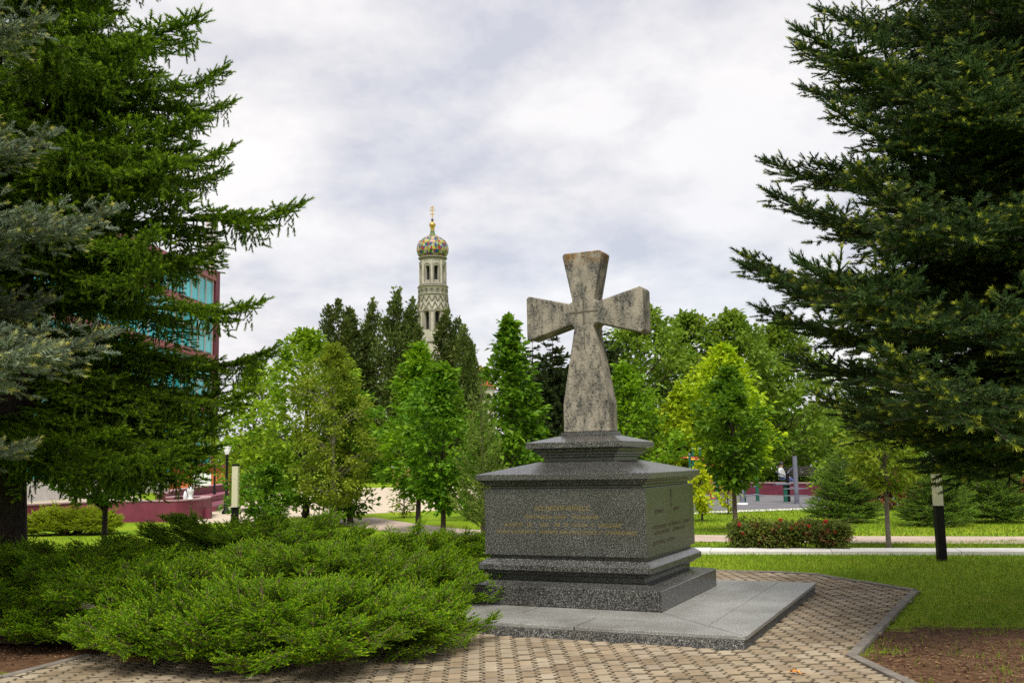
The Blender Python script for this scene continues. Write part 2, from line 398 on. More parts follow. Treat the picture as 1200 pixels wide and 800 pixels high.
def ribbon(name, pts, width, z, mat):
    pts = [Vector((p[0], p[1], 0)) for p in pts]
    L, R = [], []
    for i, p in enumerate(pts):
        t = (pts[min(i + 1, len(pts) - 1)] - pts[max(i - 1, 0)]).normalized(); nn = Vector((-t.y, t.x, 0))
        L.append(p + nn * width / 2); R.append(p - nn * width / 2)
    b = MB(); k = len(pts)
    b.add([(q.x, q.y, z) for q in L + R], [(i + k, i + 1 + k, i + 1, i) for i in range(k - 1)])
    return tag(b.build(name, mat), kind="structure")

def smooth_curve(pts, sub=6):
    P = [Vector((p[0], p[1], 0)) for p in pts]; out = []
    for i in range(len(P) - 1):
        p0, p1, p2, p3 = P[max(i - 1, 0)], P[i], P[i + 1], P[min(i + 2, len(P) - 1)]
        for j in range(sub):
            t = j / sub
            out.append(0.5 * ((2 * p1) + (p2 - p0) * t + (2 * p0 - 5 * p1 + 4 * p2 - p3) * t * t + (3 * p1 - p0 - 3 * p2 + p3) * t ** 3))
    return out + [P[-1]]

# beige square beyond the trees, with the lawn island left out of it
sheet("plaza", [gp(222, 613), gp(282, 612), gp(335, 606), gp(393, 604), gp(455, 600.5), gp(535, 597), gp(640, 594), at(640, 566, 70).xy.to_3d(), at(480, 566, 72).xy.to_3d(), at(272, 567, 74).xy.to_3d(), gp(268, 573), gp(246, 583)], GZ + 0.004, M['plaza'])
sheet("plaza", [gp(-60, 596), gp(60, 592), gp(140, 589), gp(171, 586), gp(150, 578), gp(195, 571.5), gp(100, 571.5), gp(-60, 574)], GZ + 0.004, M['plaza'])
ribbon("path", smooth_curve([(26, 14.2), (9.5, 19.0), (3.7, 20.95), (-0.9, 23.6), (-3.0, 26.4), (-5.2, 31.2)]), 1.75, GZ + 0.008, M['path'])
ribbon("path", [(-14, 17.6), (-6.2, 17.0)], 0.7, GZ + 0.006, M['path'])
sheet("playground_surface", [gp(806, 599), gp(900, 596), gp(975, 594), gp(1030, 590), (15.5, 38.5), (12.4, 42.5), (10.0, 45.5), (7.0, 47.5), (3.5, 47.5)], GZ + 0.006, M['rubber'])
ribbon("path", smooth_curve([gp(800, 601.5), gp(900, 597.5), gp(975, 595), gp(1060, 590)]), 1.0, GZ + 0.010, M['pale_concrete'])
# pale concrete strip with a low raised edge
w0, w1 = Vector((-2.5, 18.85, 0)), Vector((16.0, 14.35, 0))
dirw = (w1 - w0).normalized(); nw = Vector((-dirw.y, dirw.x, 0))
strip = empty("concrete_strip", (0, 0, 0)); tag(strip, kind="structure")
mb = MB(); mb.box((0, 0, 0), (1.992, 0.66, 0.08)); slab0 = mb.build("slab", M['pale_concrete'], strip, bevel=0.004)
nst = int((w1 - w0).length / 2)
for i in range(nst):
    o = slab0 if i == 0 else slab0.copy()
    if i: COL.objects.link(o)
    o.parent = strip
    o.location = w0 + dirw * (2 * i + 1) + nw * 0.31 + Vector((0, 0, -0.012 + 0.002 * ((i * 7) % 3)))
    o.rotation_euler = (0, 0, math.atan2(dirw.y, dirw.x))

# ------------------------------------------------------------------ monument
MC, YAW = Vector((0.886, 11.5, 0)), -0.4394
mon = empty("cross_monument", MC, YAW)
tag(mon, "weathered stone cross on a stepped dark granite pedestal with gold inscription", "monument")
def stack(levels, name, mat, parent, bevel=0.006):
    """levels: (half x, half y, z) from bottom to top, rectangular rings"""
    b = MB(); P = []
    for a, c, z in levels: P += [(-a, -c, z), (a, -c, z), (a, c, z), (-a, c, z)]
    k = len(levels)
    Fc = [(3, 2, 1, 0), tuple(range(4 * k - 4, 4 * k))]
    for i in range(k - 1):
        for j in range(4): Fc.append((4 * i + j, 4 * i + (j + 1) % 4, 4 * i + 4 + (j + 1) % 4, 4 * i + 4 + j))
    b.add(P, Fc)
    return b.build(name, mat, parent, bevel=bevel)
sq = lambda a, z: (a, a, z)
SLAB_T = 0.112
stack([sq(1.108, SLAB_T + 0.003), sq(1.108, 0.312), sq(0.90, 0.345)], "base_course", M['granite'], mon)
stack([sq(0.862, 0.3455), sq(0.862, 0.405), sq(0.905, 0.412), sq(0.925, 0.440), sq(0.965, 0.452), sq(0.975, 0.462), sq(0.975, 0.518), sq(0.905, 0.572)], "lower_moulding", M['granite'], mon, 0.004)
stack([sq(0.872, 0.5725), sq(0.872, 0.612)], "recess", M['granite'], mon, 0)
block = stack([sq(0.918, 0.6125), sq(0.918, 1.315)], "pedestal_block", M['granite'], mon, 0.005)
stack([sq(0.872, 1.3155), sq(0.872, 1.345), sq(0.918, 1.350), sq(0.925, 1.378), sq(0.950, 1.384), sq(0.955, 1.404), sq(0.990, 1.407), sq(0.990, 1.469), sq(0.46, 1.596)], "cap_stone", M['granite'], mon, 0.004)
stack([sq(0.415, 1.5965), sq(0.415, 1.640), sq(0.440, 1.645), sq(0.440, 1.668), sq(0.470, 1.673), sq(0.470, 1.696), sq(0.500, 1.701), sq(0.505, 1.732), sq(0.568, 1.745), sq(0.568, 1.809), (0.315, 0.175, 1.885)], "upper_cap", M['granite'], mon, 0.004)
stack([(0.305, 0.165, 1.8855), (0.305, 0.165, 1.925)], "cross_footing", M['granite'], mon, 0.003)
# the cross: flared arms, chamfered corners
half = [(0.280, 1.9255), (0.278, 2.255), (0.118, 3.125), (0.148, 3.168), (0.688, 3.018), (0.718, 3.045), (0.718, 3.515), (0.690, 3.545), (0.172, 3.412), (0.134, 3.440), (0.248, 3.985), (0.222, 4.008)]
prof = half + [(-x, z) for x, z in reversed(half)]
nP = len(prof)
b = MB()
b.add([(x, -0.14, z) for x, z in prof] + [(x, 0.14, z) for x, z in prof],
      [tuple(range(nP)), tuple(range(2 * nP - 1, nP - 1, -1))] + [((i + 1) % nP, i, nP + i, nP + (i + 1) % nP) for i in range(nP)])
cross = b.build("cross", M['limestone'], mon, bevel=0.014, seg=2)
cross["label"] = "pitted beige limestone cross with flared arms and orange lichen on top"
# incised lines of the small inner cross on the face
M['incised'] = plain("incised_groove", (0.10, 0.088, 0.070), 0.95, 0.3, 20)
b = MB()
b.box((0.005, -0.1405, 3.31), (0.016, 0.006, 0.31)); b.box((-.09, -0.1405, 3.300), (0.17, 0.006, 0.022)); b.box((.09, -0.1405, 3.306), (0.18, 0.006, 0.014))
b.box((0.004, -0.1405, 3.0), (0.008, 0.006, 0.24))
b.build("incised_cross", M['incised'], cross)
# worn gilded lettering: strokes set proud of the face, by the words' places on each line
def lettering(words, z, h, name, mat, parent, face, seed):
    r = random.Random(seed)
    for (x0, x1) in words:
        b = MB(); x = x0
        while x < x1 - 0.012:
            w = r.uniform(0.55, 0.85) * h
            if x + w > x1: w = max(0.01, x1 - x)
            t = 0.16 * h
            kind = r.randrange(6)
            S = [((x + t / 2, z), (t, h))]
            if kind in (0, 1, 4): S.append(((x + w - t / 2, z), (t, h)))
            if kind in (0, 2, 3, 5): S.append(((x + w / 2, z + h / 2 - t / 2), (w, t)))
            if kind in (1, 2, 5): S.append(((x + w / 2, z), (w * 0.8, t)))
            if kind in (3, 4, 5): S.append(((x + w / 2, z - h / 2 + t / 2), (w, t)))
            for k, (c, d) in enumerate(S):
                dp = 0.0022 + 0.0003 * k
                if face == 'front': b.box((c[0], -0.918 - dp / 2 + 0.0005, c[1]), (d[0], dp, d[1]))
                else: b.box((0.918 + dp / 2 - 0.0005, c[0], c[1]), (dp, d[0], d[1]))
            x += w + 0.28 * h
        b.build(name, mat, parent)
def lx(u, v=605):                                                # pixel on the front face -> local x
    d = ray(u, v); c, s = math.cos(YAW), math.sin(YAW)
    nx, ny = -s, c
    t = (-0.918 + nx * MC.x + ny * MC.y) / (nx * d.x + ny * d.y)
    return c * (d.x * t - MC.x) + s * (d.y * t - MC.y)
def words_px(L): return [(lx(a), lx(b_)) for a, b_ in L]
for zz, hh_, wd, sd in ((1.108, 0.046, [(627, 691)], 1), (1.018, 0.034, [(616, 647), (650, 665), (671, 703)], 2),
                        (0.935, 0.034, [(592, 613), (618, 624), (633, 644), (650, 656), (661, 668), (671, 690), (693, 698), (701, 730)], 3),
                        (0.860, 0.034, [(582, 596), (599, 628), (632, 653), (656, 699), (702, 706), (709, 746)], 4)):
    lettering(words_px(wd), zz, hh_, "inscription_word", M['inscription'], block, 'front', sd)
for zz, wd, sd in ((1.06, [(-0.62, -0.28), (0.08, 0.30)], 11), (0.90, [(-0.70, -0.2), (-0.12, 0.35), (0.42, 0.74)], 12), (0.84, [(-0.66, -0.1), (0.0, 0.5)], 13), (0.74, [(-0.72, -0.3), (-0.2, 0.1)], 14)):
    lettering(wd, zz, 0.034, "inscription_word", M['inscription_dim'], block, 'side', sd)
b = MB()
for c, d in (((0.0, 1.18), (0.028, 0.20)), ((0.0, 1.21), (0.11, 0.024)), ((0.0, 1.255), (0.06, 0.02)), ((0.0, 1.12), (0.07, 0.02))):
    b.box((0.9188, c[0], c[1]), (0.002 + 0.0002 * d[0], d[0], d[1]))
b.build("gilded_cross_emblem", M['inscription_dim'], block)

# granite platform of separate slabs
plat = empty("granite_platform", MC, YAW)
tag(plat, "low platform of pale grey granite slabs under the cross monument", "platform")
X1, X0, Y0, Y1 = 2.16, -2.20, -2.20, 1.72
b = MB(); b.prism([(X0 + .02, Y0 + .02), (X1 - .02, Y0 + .02), (X1 - .02, Y1 - .02), (X0 + .02, Y1 - .02)], GZ + 0.001, SLAB_T - 0.036)
b.build("rough_core", M['granite_rough'], plat)
def piece(poly, name="granite_slab"):
    g_ = 0.0055
    c = Vector((sum(p[0] for p in poly) / len(poly), sum(p[1] for p in poly) / len(poly)))
    q = []
    for p in poly:
        d = Vector(p) - c; L = d.length
        q.append(tuple(c + d * ((L - g_ * 1.6) / L)))
    b_ = MB(); b_.prism(q, SLAB_T - 0.035, SLAB_T)
    o = b_.build(name, M['granite_slab'], plat, bevel=0.004)
    return o
def mitre_strip(x_in, x_out, side, cuts):
    """strips parallel to one side, ends mitred at the corners. side: 0 right, 1 front, 2 left, 3 back"""
    def tr(a, s_):                                               # a: distance out (>=1.108), s_: along
        if side == 0: return (a, s_)
        if side == 1: return (s_, -a)
        if side == 2: return (-a, s_)
        return (s_, a)
    lim_out = (X1, -Y0, -X0, Y1)[side]
    k = lambda a: a
    for (s0, s1, m0, m1) in cuts:
        p = [tr(x_in, -x_in * m0 if m0 else s0), tr(x_out, -x_out * m0 if m0 else s0), tr(x_out, x_out * m1 if m1 else s1), tr(x_in, x_in * m1 if m1 else s1)]
        A = sum(p[i][0] * p[(i + 1) % 4][1] - p[(i + 1) % 4][0] * p[i][1] for i in range(4))
        if A < 0: p.reverse()
        piece(p)
# right side (mitre at the front, straight at the back edge)
for a0, a1, cuts in ((0.96, 1.26, [(0, 0.2, 1, 0), (0.2, Y1, 0, 0)]), (1.26, 1.72, [(0, -0.35, 1, 0), (-0.35, 0.75, 0, 0), (0.75, Y1, 0, 0)]), (1.72, X1, [(0, -0.75, 1, 0), (-0.75, 0.45, 0, 0), (0.45, Y1, 0, 0)])):
    mitre_strip(a0, a1, 0, cuts)
for a0, a1, cuts in ((0.96, 1.55, [(0, -0.2, 1, 0), (-0.2, 0, 0, 1)]), (1.55, X1, [(0, -0.55, 1, 0), (-0.55, 0.6, 0, 0), (0.6, 0, 0, 1)])):
    mitre_strip(a0, a1, 1, cuts)
for a0, a1, cuts in ((0.96, 1.55, [(0, 0.3, 1, 0), (0.3, Y1, 0, 0)]), (1.55, X1, [(0, 0.1, 1, 0), (0.1, Y1, 0, 0)])):
    mitre_strip(a0, a1, 2, cuts)
piece([(-0.96, -0.96), (0.96, -0.96), (0.96, 0.96), (-0.96, 0.96)], "granite_slab")
piece([(-0.96, 0.96), (0.96, 0.96), (0.96, Y1), (-0.96, Y1)], "granite_slab")
# ------------------------------------------------------------------ paving
KERB = [Vector((2.95, 5.4)), Vector((2.76, 7.35)), Vector((2.69, 8.30)), Vector((4.71, 12.09)), Vector((4.13, 13.91)), Vector((3.55, 14.36)), Vector((0.6, 15.6)), Vector((-1.6, 15.0))]
KERB_L = [Vector((-4.9, 5.4)), Vector((-4.08, 8.10)), Vector((-3.75, 9.0))]
PAVE = [tuple(p) for p in KERB] + [(-3.3, 12.0), (-3.75, 9.0), (-4.08, 8.10), (-4.9, 5.4)]
def inside(p, poly):
    c = False; j = len(poly) - 1
    for i in range(len(poly)):
        if (poly[i][1] > p[1]) != (poly[j][1] > p[1]) and p[0] < (poly[j][0] - poly[i][0]) * (p[1] - poly[i][1]) / (poly[j][1] - poly[i][1]) + poly[i][0]: c = not c
        j = i
    return c
bed = sheet("paving", PAVE, -0.009, M['joint'])
bed["label"] = "square of interlocking beige concrete pavers around the granite platform"
PL, PW, AMP = 0.215, 0.140, 0.015
def wave(s):
    t = (s / (PL / 2)) % 1.0
    return AMP * (-1 if t < 0.38 else (-1 + 2 * (t - 0.38) / 0.12 if t < 0.5 else (1 if t < 0.88 else 1 - 2 * (t - 0.88) / 0.12)))
S_ = [0, 0.38, 0.5, 0.88, 1.0, 1.38, 1.5, 1.88, 2.0]
gap = 0.006; gend = 0.009
right_ = [(PW / 2 - gap + wave(min(t, 1.9999) * PL / 2), -PL / 2 + gend + t / 2 * (PL - 2 * gend)) for t in S_]
left_ = [(-PW / 2 + gap + wave(min(t, 1.9999) * PL / 2), -PL / 2 + gend + t / 2 * (PL - 2 * gend)) for t in S_]
outline = right_ + left_[::-1]
kO = len(outline)
cO = Vector((0, 0))
ins = [(x * 0.90, y * 0.925) for x, y in outline]
pv = [(x, y, GZ + 0.008) for x, y in outline] + [(x, y, -0.0055) for x, y in outline] + [(x, y, 0.0) for x, y in ins]
pf = []
for i in range(kO):
    j = (i + 1) % kO
    pf.append((i, j, kO + j, kO + i)); pf.append((kO + i, kO + j, 2 * kO + j, 2 * kO + i))
half_n = len(S_)
for i in range(half_n - 1):
    pf.append((2 * kO + i, 2 * kO + i + 1, 2 * kO + kO - 2 - i, 2 * kO + kO - 1 - i))
paver_me = bpy.data.meshes.new("paver"); paver_me.from_pydata(pv, [], pf); paver_me.materials.append(M['paver']); paver_me.materials.append(M['paver_edge'])
PFM = [1 if i < 2 * kO else 0 for i in range(len(pf))]
paver_me.polygons.foreach_set('material_index', PFM); paver_me.update()
PANG = math.radians(2.0)                                        # columns turned a little
ca, sa_ = math.cos(PANG), math.sin(PANG)
def to_px(p):
    q = Vector(p) - Vector((0, 0, CAM_H))
    Y = q.y * math.cos(PITCH) + q.z * math.sin(PITCH); Z = -q.y * math.sin(PITCH) + q.z * math.cos(PITCH)
    u, v = F_PX * q.x / Y, -F_PX * Z / Y
    c, s = math.cos(ROLL), math.sin(ROLL)
    return 600 + c * u + s * v, 400 - s * u + c * v
cells = []
PAVE_IN = PAVE
for ci in range(-60, 60):
    for ri in range(-60, 60):
        x = ci * PW; y = ri * PL + (PL / 2 if ci % 2 else 0)
        wx, wy = ca * x - sa_ * y, 10 + sa_ * x + ca * y
        if not inside((wx, wy), PAVE): continue
        dx, dy = wx - MC.x, wy - MC.y
        lx_, ly_ = math.cos(YAW) * dx + math.sin(YAW) * dy, -math.sin(YAW) * dx + math.cos(YAW) * dy
        if X0 + .1 < lx_ < X1 - .06 and Y0 + .06 < ly_ < Y1 - .1: continue
        cells.append((wx, wy))
# what the juniper and the platform hide of the paving, as seen from the path in front
JUN_FRONT = [(60, 778), (130, 790), (230, 799), (300, 785), (420, 767), (520, 757), (585, 738)]
def in_view(p):
    u, v = to_px((p[0], p[1], 0))
    if not (0 <= u <= 1200 and v <= 806): return False
    if u < 585:
        for (a, b2), (c, d) in zip(JUN_FRONT, JUN_FRONT[1:]):
            if a <= u <= c: return v > b2 + (d - b2) * (u - a) / (c - a) - 3
        return u < 60
    dx, dy = p[0] - MC.x, p[1] - MC.y
    lx_, ly_ = math.cos(YAW) * dx + math.sin(YAW) * dy, -math.sin(YAW) * dx + math.cos(YAW) * dy
    return lx_ > X1 - .1 or ly_ < Y0 + .1
seen = sorted([c for c in cells if in_view(c)], key=lambda c: c[1])
hero = seen[:300]; hs_ = set(hero)
rest = [c for c in cells if c not in hs_]
for (wx, wy) in hero:
    o = bpy.data.objects.new("paver", paver_me); COL.objects.link(o); o.parent = bed
    o.location = (wx, wy, random.uniform(-0.004, 0.003) + .004 * math.sin(2.1 * wx) * math.sin(1.7 * wy))
    o.rotation_euler = (random.uniform(-.022, .022), random.uniform(-.022, .022), PANG + random.uniform(-.02, .02))
Vp = np.array(pv); allV, allF = [], []
for (wx, wy) in rest:
    a = PANG + random.uniform(-.012, .012); c, s = math.cos(a), math.sin(a)
    Q = np.stack([Vp[:, 0] * c - Vp[:, 1] * s + wx, Vp[:, 0] * s + Vp[:, 1] * c + wy, Vp[:, 2] + random.uniform(-.003, .002)], 1)
    allF.append(np.array(pf) + len(allV) * len(pv)); allV.append(Q)
me = mesh_from("further_paver", np.concatenate(allV), np.concatenate(allF), [M['paver'], M['paver_edge']], np.array(PFM * len(rest)))
tag(link("further_paver", me, bed), kind="stuff")
# kerb stones
kerb = empty("kerb", (0, 0, 0)); tag(kerb, kind="structure")
def kerb_run(pts, w=0.085):
    for p, q in zip(pts, pts[1:]):
        d = q - p; L = d.length; k = max(1, round(L / 0.98)); ang = math.atan2(d.y, d.x)
        for i in range(k):
            c = p + d * ((i + 0.5) / k)
            b_ = MB(); b_.box((0, 0, 0), (L / k - 0.008, w, 0.12))
            o = b_.build("kerb_stone", M['concrete'], kerb, loc=(c.x, c.y, -0.047 + random.uniform(-.006, .006)), bevel=0.008)
            o.rotation_euler = (0, 0, ang + random.uniform(-.008, .008))
kerb_run(KERB); kerb_run(KERB_L)

# ------------------------------------------------------------------ foliage machinery
def unit(a): return a / np.maximum(np.linalg.norm(a, axis=-1, keepdims=True), 1e-9)
def place(T, org, d, scale, roll, up=(0, 0, 1)):
    """template T (k,3) along +x -> (N*k,3)"""
    org, d = np.asarray(org, float), unit(np.asarray(d, float))
    upv = np.broadcast_to(np.asarray(up, float), d.shape)
    y = np.cross(upv, d); bad = np.linalg.norm(y, axis=1) < 1e-3
    y[bad] = (0, 1, 0); y = unit(y); z = np.cross(d, y)
    c, s = np.cos(roll)[:, None], np.sin(roll)[:, None]
    y2, z2 = y * c + z * s, z * c - y * s
    sc_ = np.asarray(scale, float)
    if sc_.ndim == 1: sc_ = np.repeat(sc_[:, None], 3, 1)
    P = org[:, None] + T[None, :, 0:1] * (d * sc_[:, 0:1])[:, None] + T[None, :, 1:2] * (y2 * sc_[:, 1:2])[:, None] + T[None, :, 2:3] * (z2 * sc_[:, 2:3])[:, None]
    return P.reshape(-1, 3)

def shoot_template(n, nl, w, ang, rng_, core=0.004, upbias=0.0):
    """needle shoot of unit length along +x with n needles of length nl (relative)"""
    V = []; tipw = []
    for i in range(n):
        t = 0.02 + 0.95 * (i + rng_.uniform(0, .8)) / n
        ph = i * 2.4 + rng_.uniform(-.4, .4)
        a = ang * (1 - 0.45 * t) + rng_.uniform(-.12, .12)
        rad = np.array([0, math.cos(ph), math.sin(ph) + upbias]); rad /= np.linalg.norm(rad)
        dv = np.array([math.cos(a), 0, 0]) + rad * math.sin(a)
        sd = np.cross(dv, rad + np.array([.3, .1, .2])); sd /= np.linalg.norm(sd)
        L = nl * rng_.uniform(.8, 1.15) * (1.0 if t < .8 else .85)
        p = np.array([t, 0, 0])
        V += [p - sd * w / 2, p + sd * w / 2, p + dv * L]
        tipw += [t, t, min(1, t + .15)]
    if core:
        r = core
        ring = [np.array([0, r * math.cos(k * 2.094), r * math.sin(k * 2.094)]) for k in range(3)]
        e_ = np.array([1.0, 0, 0])
        for k in range(3):
            V += [ring[k], ring[(k + 1) % 3], e_]; tipw += [0, 0, 1]
    return np.array(V), np.array(tipw)

def tubes(segs, n=4):
    """list of (p0,p1,r0,r1) -> quads"""
    if not len(segs): return np.zeros((0, 3)), np.zeros((0, 4), int)
    p0 = np.array([s[0] for s in segs]); p1 = np.array([s[1] for s in segs]); r0 = np.array([s[2] for s in segs]); r1 = np.array([s[3] for s in segs])
    d = unit(p1 - p0); ref = np.where(np.abs(d[:, 2:3]) < .9, np.array([[0, 0, 1.0]]), np.array([[1.0, 0, 0]]))
    a = unit(np.cross(d, ref)); b_ = np.cross(d, a)
    th = np.arange(n) * 2 * np.pi / n
    c = np.cos(th)[None, :, None] * a[:, None] + np.sin(th)[None, :, None] * b_[:, None]
    A = p0[:, None] + c * r0[:, None, None]; B = p1[:, None] + c * r1[:, None, None]
    V = np.concatenate([A, B], 1).reshape(-1, 3)
    j = np.arange(n); f = np.stack([j, (j + 1) % n, n + (j + 1) % n, n + j], 1)
    Fq = (np.arange(len(segs))[:, None, None] * 2 * n + f[None]).reshape(-1, 4)
    return V, Fq

def branch_mesh(name, L, style, seed, mats):
    """limb > laterals > twigs > needle shoots, grown along +x with z up"""
    r = np.random.default_rng(seed)
    S = dict(rise=0.10, sag=0.0, tip=0.12, lat_step=0.16, lat_k=0.46, lat_max=0.95, lat_min=0.12, tw_step=0.085, tw_k=.42, tw_max=.30, sh_step=0.055, sh=(0.08, 0.13), n=24, nl=0.20, w=0.040, ang=0.95,
             ptip=0.30, hang=0.0, droop=0.10, inner=0.12, lift=0.15, spread=.35, up=.15)
    S.update(style)
    w1, w2 = r.uniform(0, 6), r.uniform(2.5, 4)
    axis = lambda t: np.array([L * t * (1 - .04 * t), 0.06 * L * math.sin(w2 * t + w1) * t, L * (S['rise'] * t - S['sag'] * t * t + S['tip'] * t ** 4 + .015 * math.sin(7 * t + w1))])
    org, dr, ln, tp = [], [], [], []
    segs = []
    N = max(5, int(L / .25)); ts = np.linspace(0, 1, N + 1)
    rb = 0.010 * L + 0.004
    for a_, c_ in zip(ts, ts[1:]):
        segs.append((axis(a_), axis(c_), rb * (1 - .85 * a_), rb * (1 - .85 * c_)))
    Z = np.array([0, 0, 1.0])
    def nrm(v): return v / max(1e-9, math.sqrt(float(v @ v)))
    def side_of(d): return nrm(np.cross(Z, d) + np.array([0, 1e-6, 0]))
    def shoot(p, d, l_, outer):
        org.append(p); dr.append(d); ln.append(l_); tp.append(1.0 if r.random() < S['ptip'] * (1.0 if outer else .4) else 0.0)
    def twig(p, d, l_, hang):
        if l_ < S['sh'][1] * .9:
            shoot(p, d, r.uniform(*S['sh']), True); return
        e_ = p + d * l_ - Z * (S['droop'] * .5 * l_)
        segs.append((p, e_, .0028, .0012))
        sd = side_of(d); q = .02; sg = 1
        while q < l_:
            f = q / l_; an = math.radians(r.uniform(32, 60))
            pp_ = p + (e_ - p) * f
            if hang: ph = r.uniform(0, 6.28); dd = np.array([math.cos(ph) * .6, math.sin(ph) * .6, -.75])
            else: dd = d * math.cos(an) + sd * sg * math.sin(an) + Z * r.uniform(-.15, .35)
            shoot(pp_, dd, r.uniform(*S['sh']) * (1.05 - .35 * f), f > .6)
            q += S['sh_step'] * r.uniform(.75, 1.25); sg = -sg
        shoot(e_, d + Z * (.15 if not hang else -.2), r.uniform(*S['sh']), True)
    s = S['inner'] * L; side = 1
    while s < L * .985:
        t = s / L; p = axis(t); fw = nrm(axis(min(1, t + .02)) - axis(max(0, t - .02)))
        sd = side_of(fw)
        a_ = math.radians(r.uniform(44, 68) - 16 * t)
        l_ = min(S['lat_k'] * (L - s) + S['lat_min'], S['lat_max']) * r.uniform(.55, 1.15)
        d = nrm(fw * math.cos(a_) + sd * side * math.sin(a_) + Z * (r.uniform(-S['spread'], S['spread']) + S['up'] * (1 - t) * .3))
        lat = lambda q: p + d * q - Z * (S['droop'] * q * q / max(l_, .2)) + Z * (S['lift'] * l_ * .5 * (q / l_) ** 3)
        k = max(2, int(l_ / .18))
        for i in range(k): segs.append((lat(l_ * i / k), lat(l_ * (i + 1) / k), .0048 * (1 - .7 * i / k) + .0015, .0048 * (1 - .7 * (i + 1) / k) + .0015))
        q = 0.10 * l_ + .015; sg = 1
        sdl = side_of(d)
        while q < l_:
            f = q / l_; an = math.radians(r.uniform(35, 60))
            tl = min(S['tw_max'], S['tw_k'] * (l_ - q) + .05) * r.uniform(.6, 1.2)
            hg = S['hang'] > 0 and r.random() < .28
            if hg:
                tl = S['hang'] * r.uniform(.35, 1.1) * (.4 + .6 * math.sin(math.pi * min(1, f + .2)))
                dd = np.array([r.uniform(-.25, .25), r.uniform(-.25, .25), -1.0])
            else: dd = nrm(d * math.cos(an) + sdl * sg * math.sin(an) + Z * r.uniform(-.25, .35))
            twig(lat(q), dd, tl, hg)
            q += S['tw_step'] * r.uniform(.7, 1.3); sg = -sg
        shoot(lat(l_), d + Z * .1, r.uniform(*S['sh']), True)
        for _ in range(3):
            shoot(axis(min(1, t + r.uniform(0, .03))), fw * .7 + sd * r.uniform(-.7, .7) + Z * r.uniform(-.1, .8), r.uniform(*S['sh']), t > .6)
        s += S['lat_step'] * r.uniform(.7, 1.3) * .5 * (1.0 if t < .7 else .75); side = -side
    shoot(axis(1.0), axis(1.0) - axis(.95), S['sh'][1] * 1.2, True)
    T, tw = shoot_template(S['n'], S['nl'], S['w'], S['ang'], r, core=.06 * S['nl'] / .2)
    V = place(T, org, dr, np.array(ln), r.uniform(0, 6.28, len(org)))
    tipv = (np.clip((tw[None] - .60) * 4, 0, 1) * np.array(tp)[:, None] * r.uniform(.5, 1.0, (len(org), 1))).ravel()
    Vs, Fs = tubes(segs, 3)
    Ft = np.arange(len(V)).reshape(-1, 3)
    Fw = np.concatenate([Fs[:, [0, 1, 2]], Fs[:, [0, 2, 3]]]) + len(V)
    TRIS.append((name, L, len(Ft) + len(Fw)))
    return mesh_from(name, np.concatenate([V, Vs]), np.concatenate([Ft, Fw]), mats, np.concatenate([np.ones(len(Ft), int), np.zeros(len(Fw), int)]), attr=np.concatenate([tipv, np.zeros(len(Vs))]))
TRIS = []

def conifer(name, label, cat, base, height, R, cbase, meshes, n, seed, trunk_r, bark, hero=(), elev=(0.0, 0.15), lean=(0, 0), group=None, rj=(.72, 1.05), skip=None, whorl=0):
    """meshes: {length: [mesh,...]}; R: function of height -> reach; hero: (height, azimuth, reach, elevation)"""
    r = random.Random(seed)
    root = empty(name, base); tag(root, label, cat, group)
    b_ = MB()
    hs = [height * (i / 10) for i in range(11)]
    b_.tube([(lean[0] * h, lean[1] * h, h) for h in [-.05] + hs], [trunk_r * 1.25] + [max(.01, trunk_r * (1 - h / height) ** .9 + (.25 * trunk_r if i == 0 else 0)) for i, h in enumerate(hs)], 10)
    b_.build("trunk", bark, root)
    lens = sorted(meshes)
    def put(z, az, reach, el):
        Lm = min(lens, key=lambda q: abs(math.log(q / reach)))
        o = bpy.data.objects.new("branch", r.choice(meshes[Lm])); COL.objects.link(o); o.parent = root
        o.location = (lean[0] * z, lean[1] * z, z)
        o.rotation_euler = (r.uniform(-.15, .15), -el, az)
        k = reach / Lm; o.scale = (k, k * r.uniform(.9, 1.1), k * r.uniform(.9, 1.1))
    for i in range(n):
        f = (i + r.random()) / n
        z = cbase + (height - cbase) * (1 - (1 - f) ** .55) * .985
        if whorl: z = max(cbase, round(z / whorl) * whorl + r.uniform(-.07, .07))
        az = i * 2.39996 + r.uniform(-.4, .4)
        reach = max(.12, R(z)) * r.uniform(*rj)
        if skip and skip(z, az, reach): continue
        k = (z - cbase) / (height - cbase)
        put(z, az, reach, elev[0] + (elev[1] - elev[0]) * k + r.uniform(-.08, .08))
    for h in hero: put(*h)
    return root

def leaf_T(fold=.25, w=.62):
    return np.array([[0, 0, 0], [.45, -w / 2, fold * .4], [1, 0, -.08], [0, 0, 0], [1, 0, -.08], [.45, w / 2, fold * .4]])

def leaf_cloud(centres, outs, radii, per, leaf, rng_, flat=.6, droop=.35, w=.62):
    """leaves in clumps: centres (N,3), outs outward directions, radii (N,)"""
    N = len(centres)
    q = rng_.normal(size=(N, per, 3)); q /= np.maximum(np.linalg.norm(q, axis=2, keepdims=True), 1e-6)
    q *= (rng_.random((N, per, 1)) ** .45); q[:, :, 2] *= flat
    P = centres[:, None] + q * radii[:, None, None]
    d = q * .6 + outs[:, None] * .7 + rng_.normal(size=q.shape) * .45; d[:, :, 2] -= droop
    P, d = P.reshape(-1, 3), d.reshape(-1, 3)
    return place(leaf_T(w=w), P, d, leaf * rng_.uniform(.5, 1.35, len(P)), rng_.normal(0, .55, len(P)))

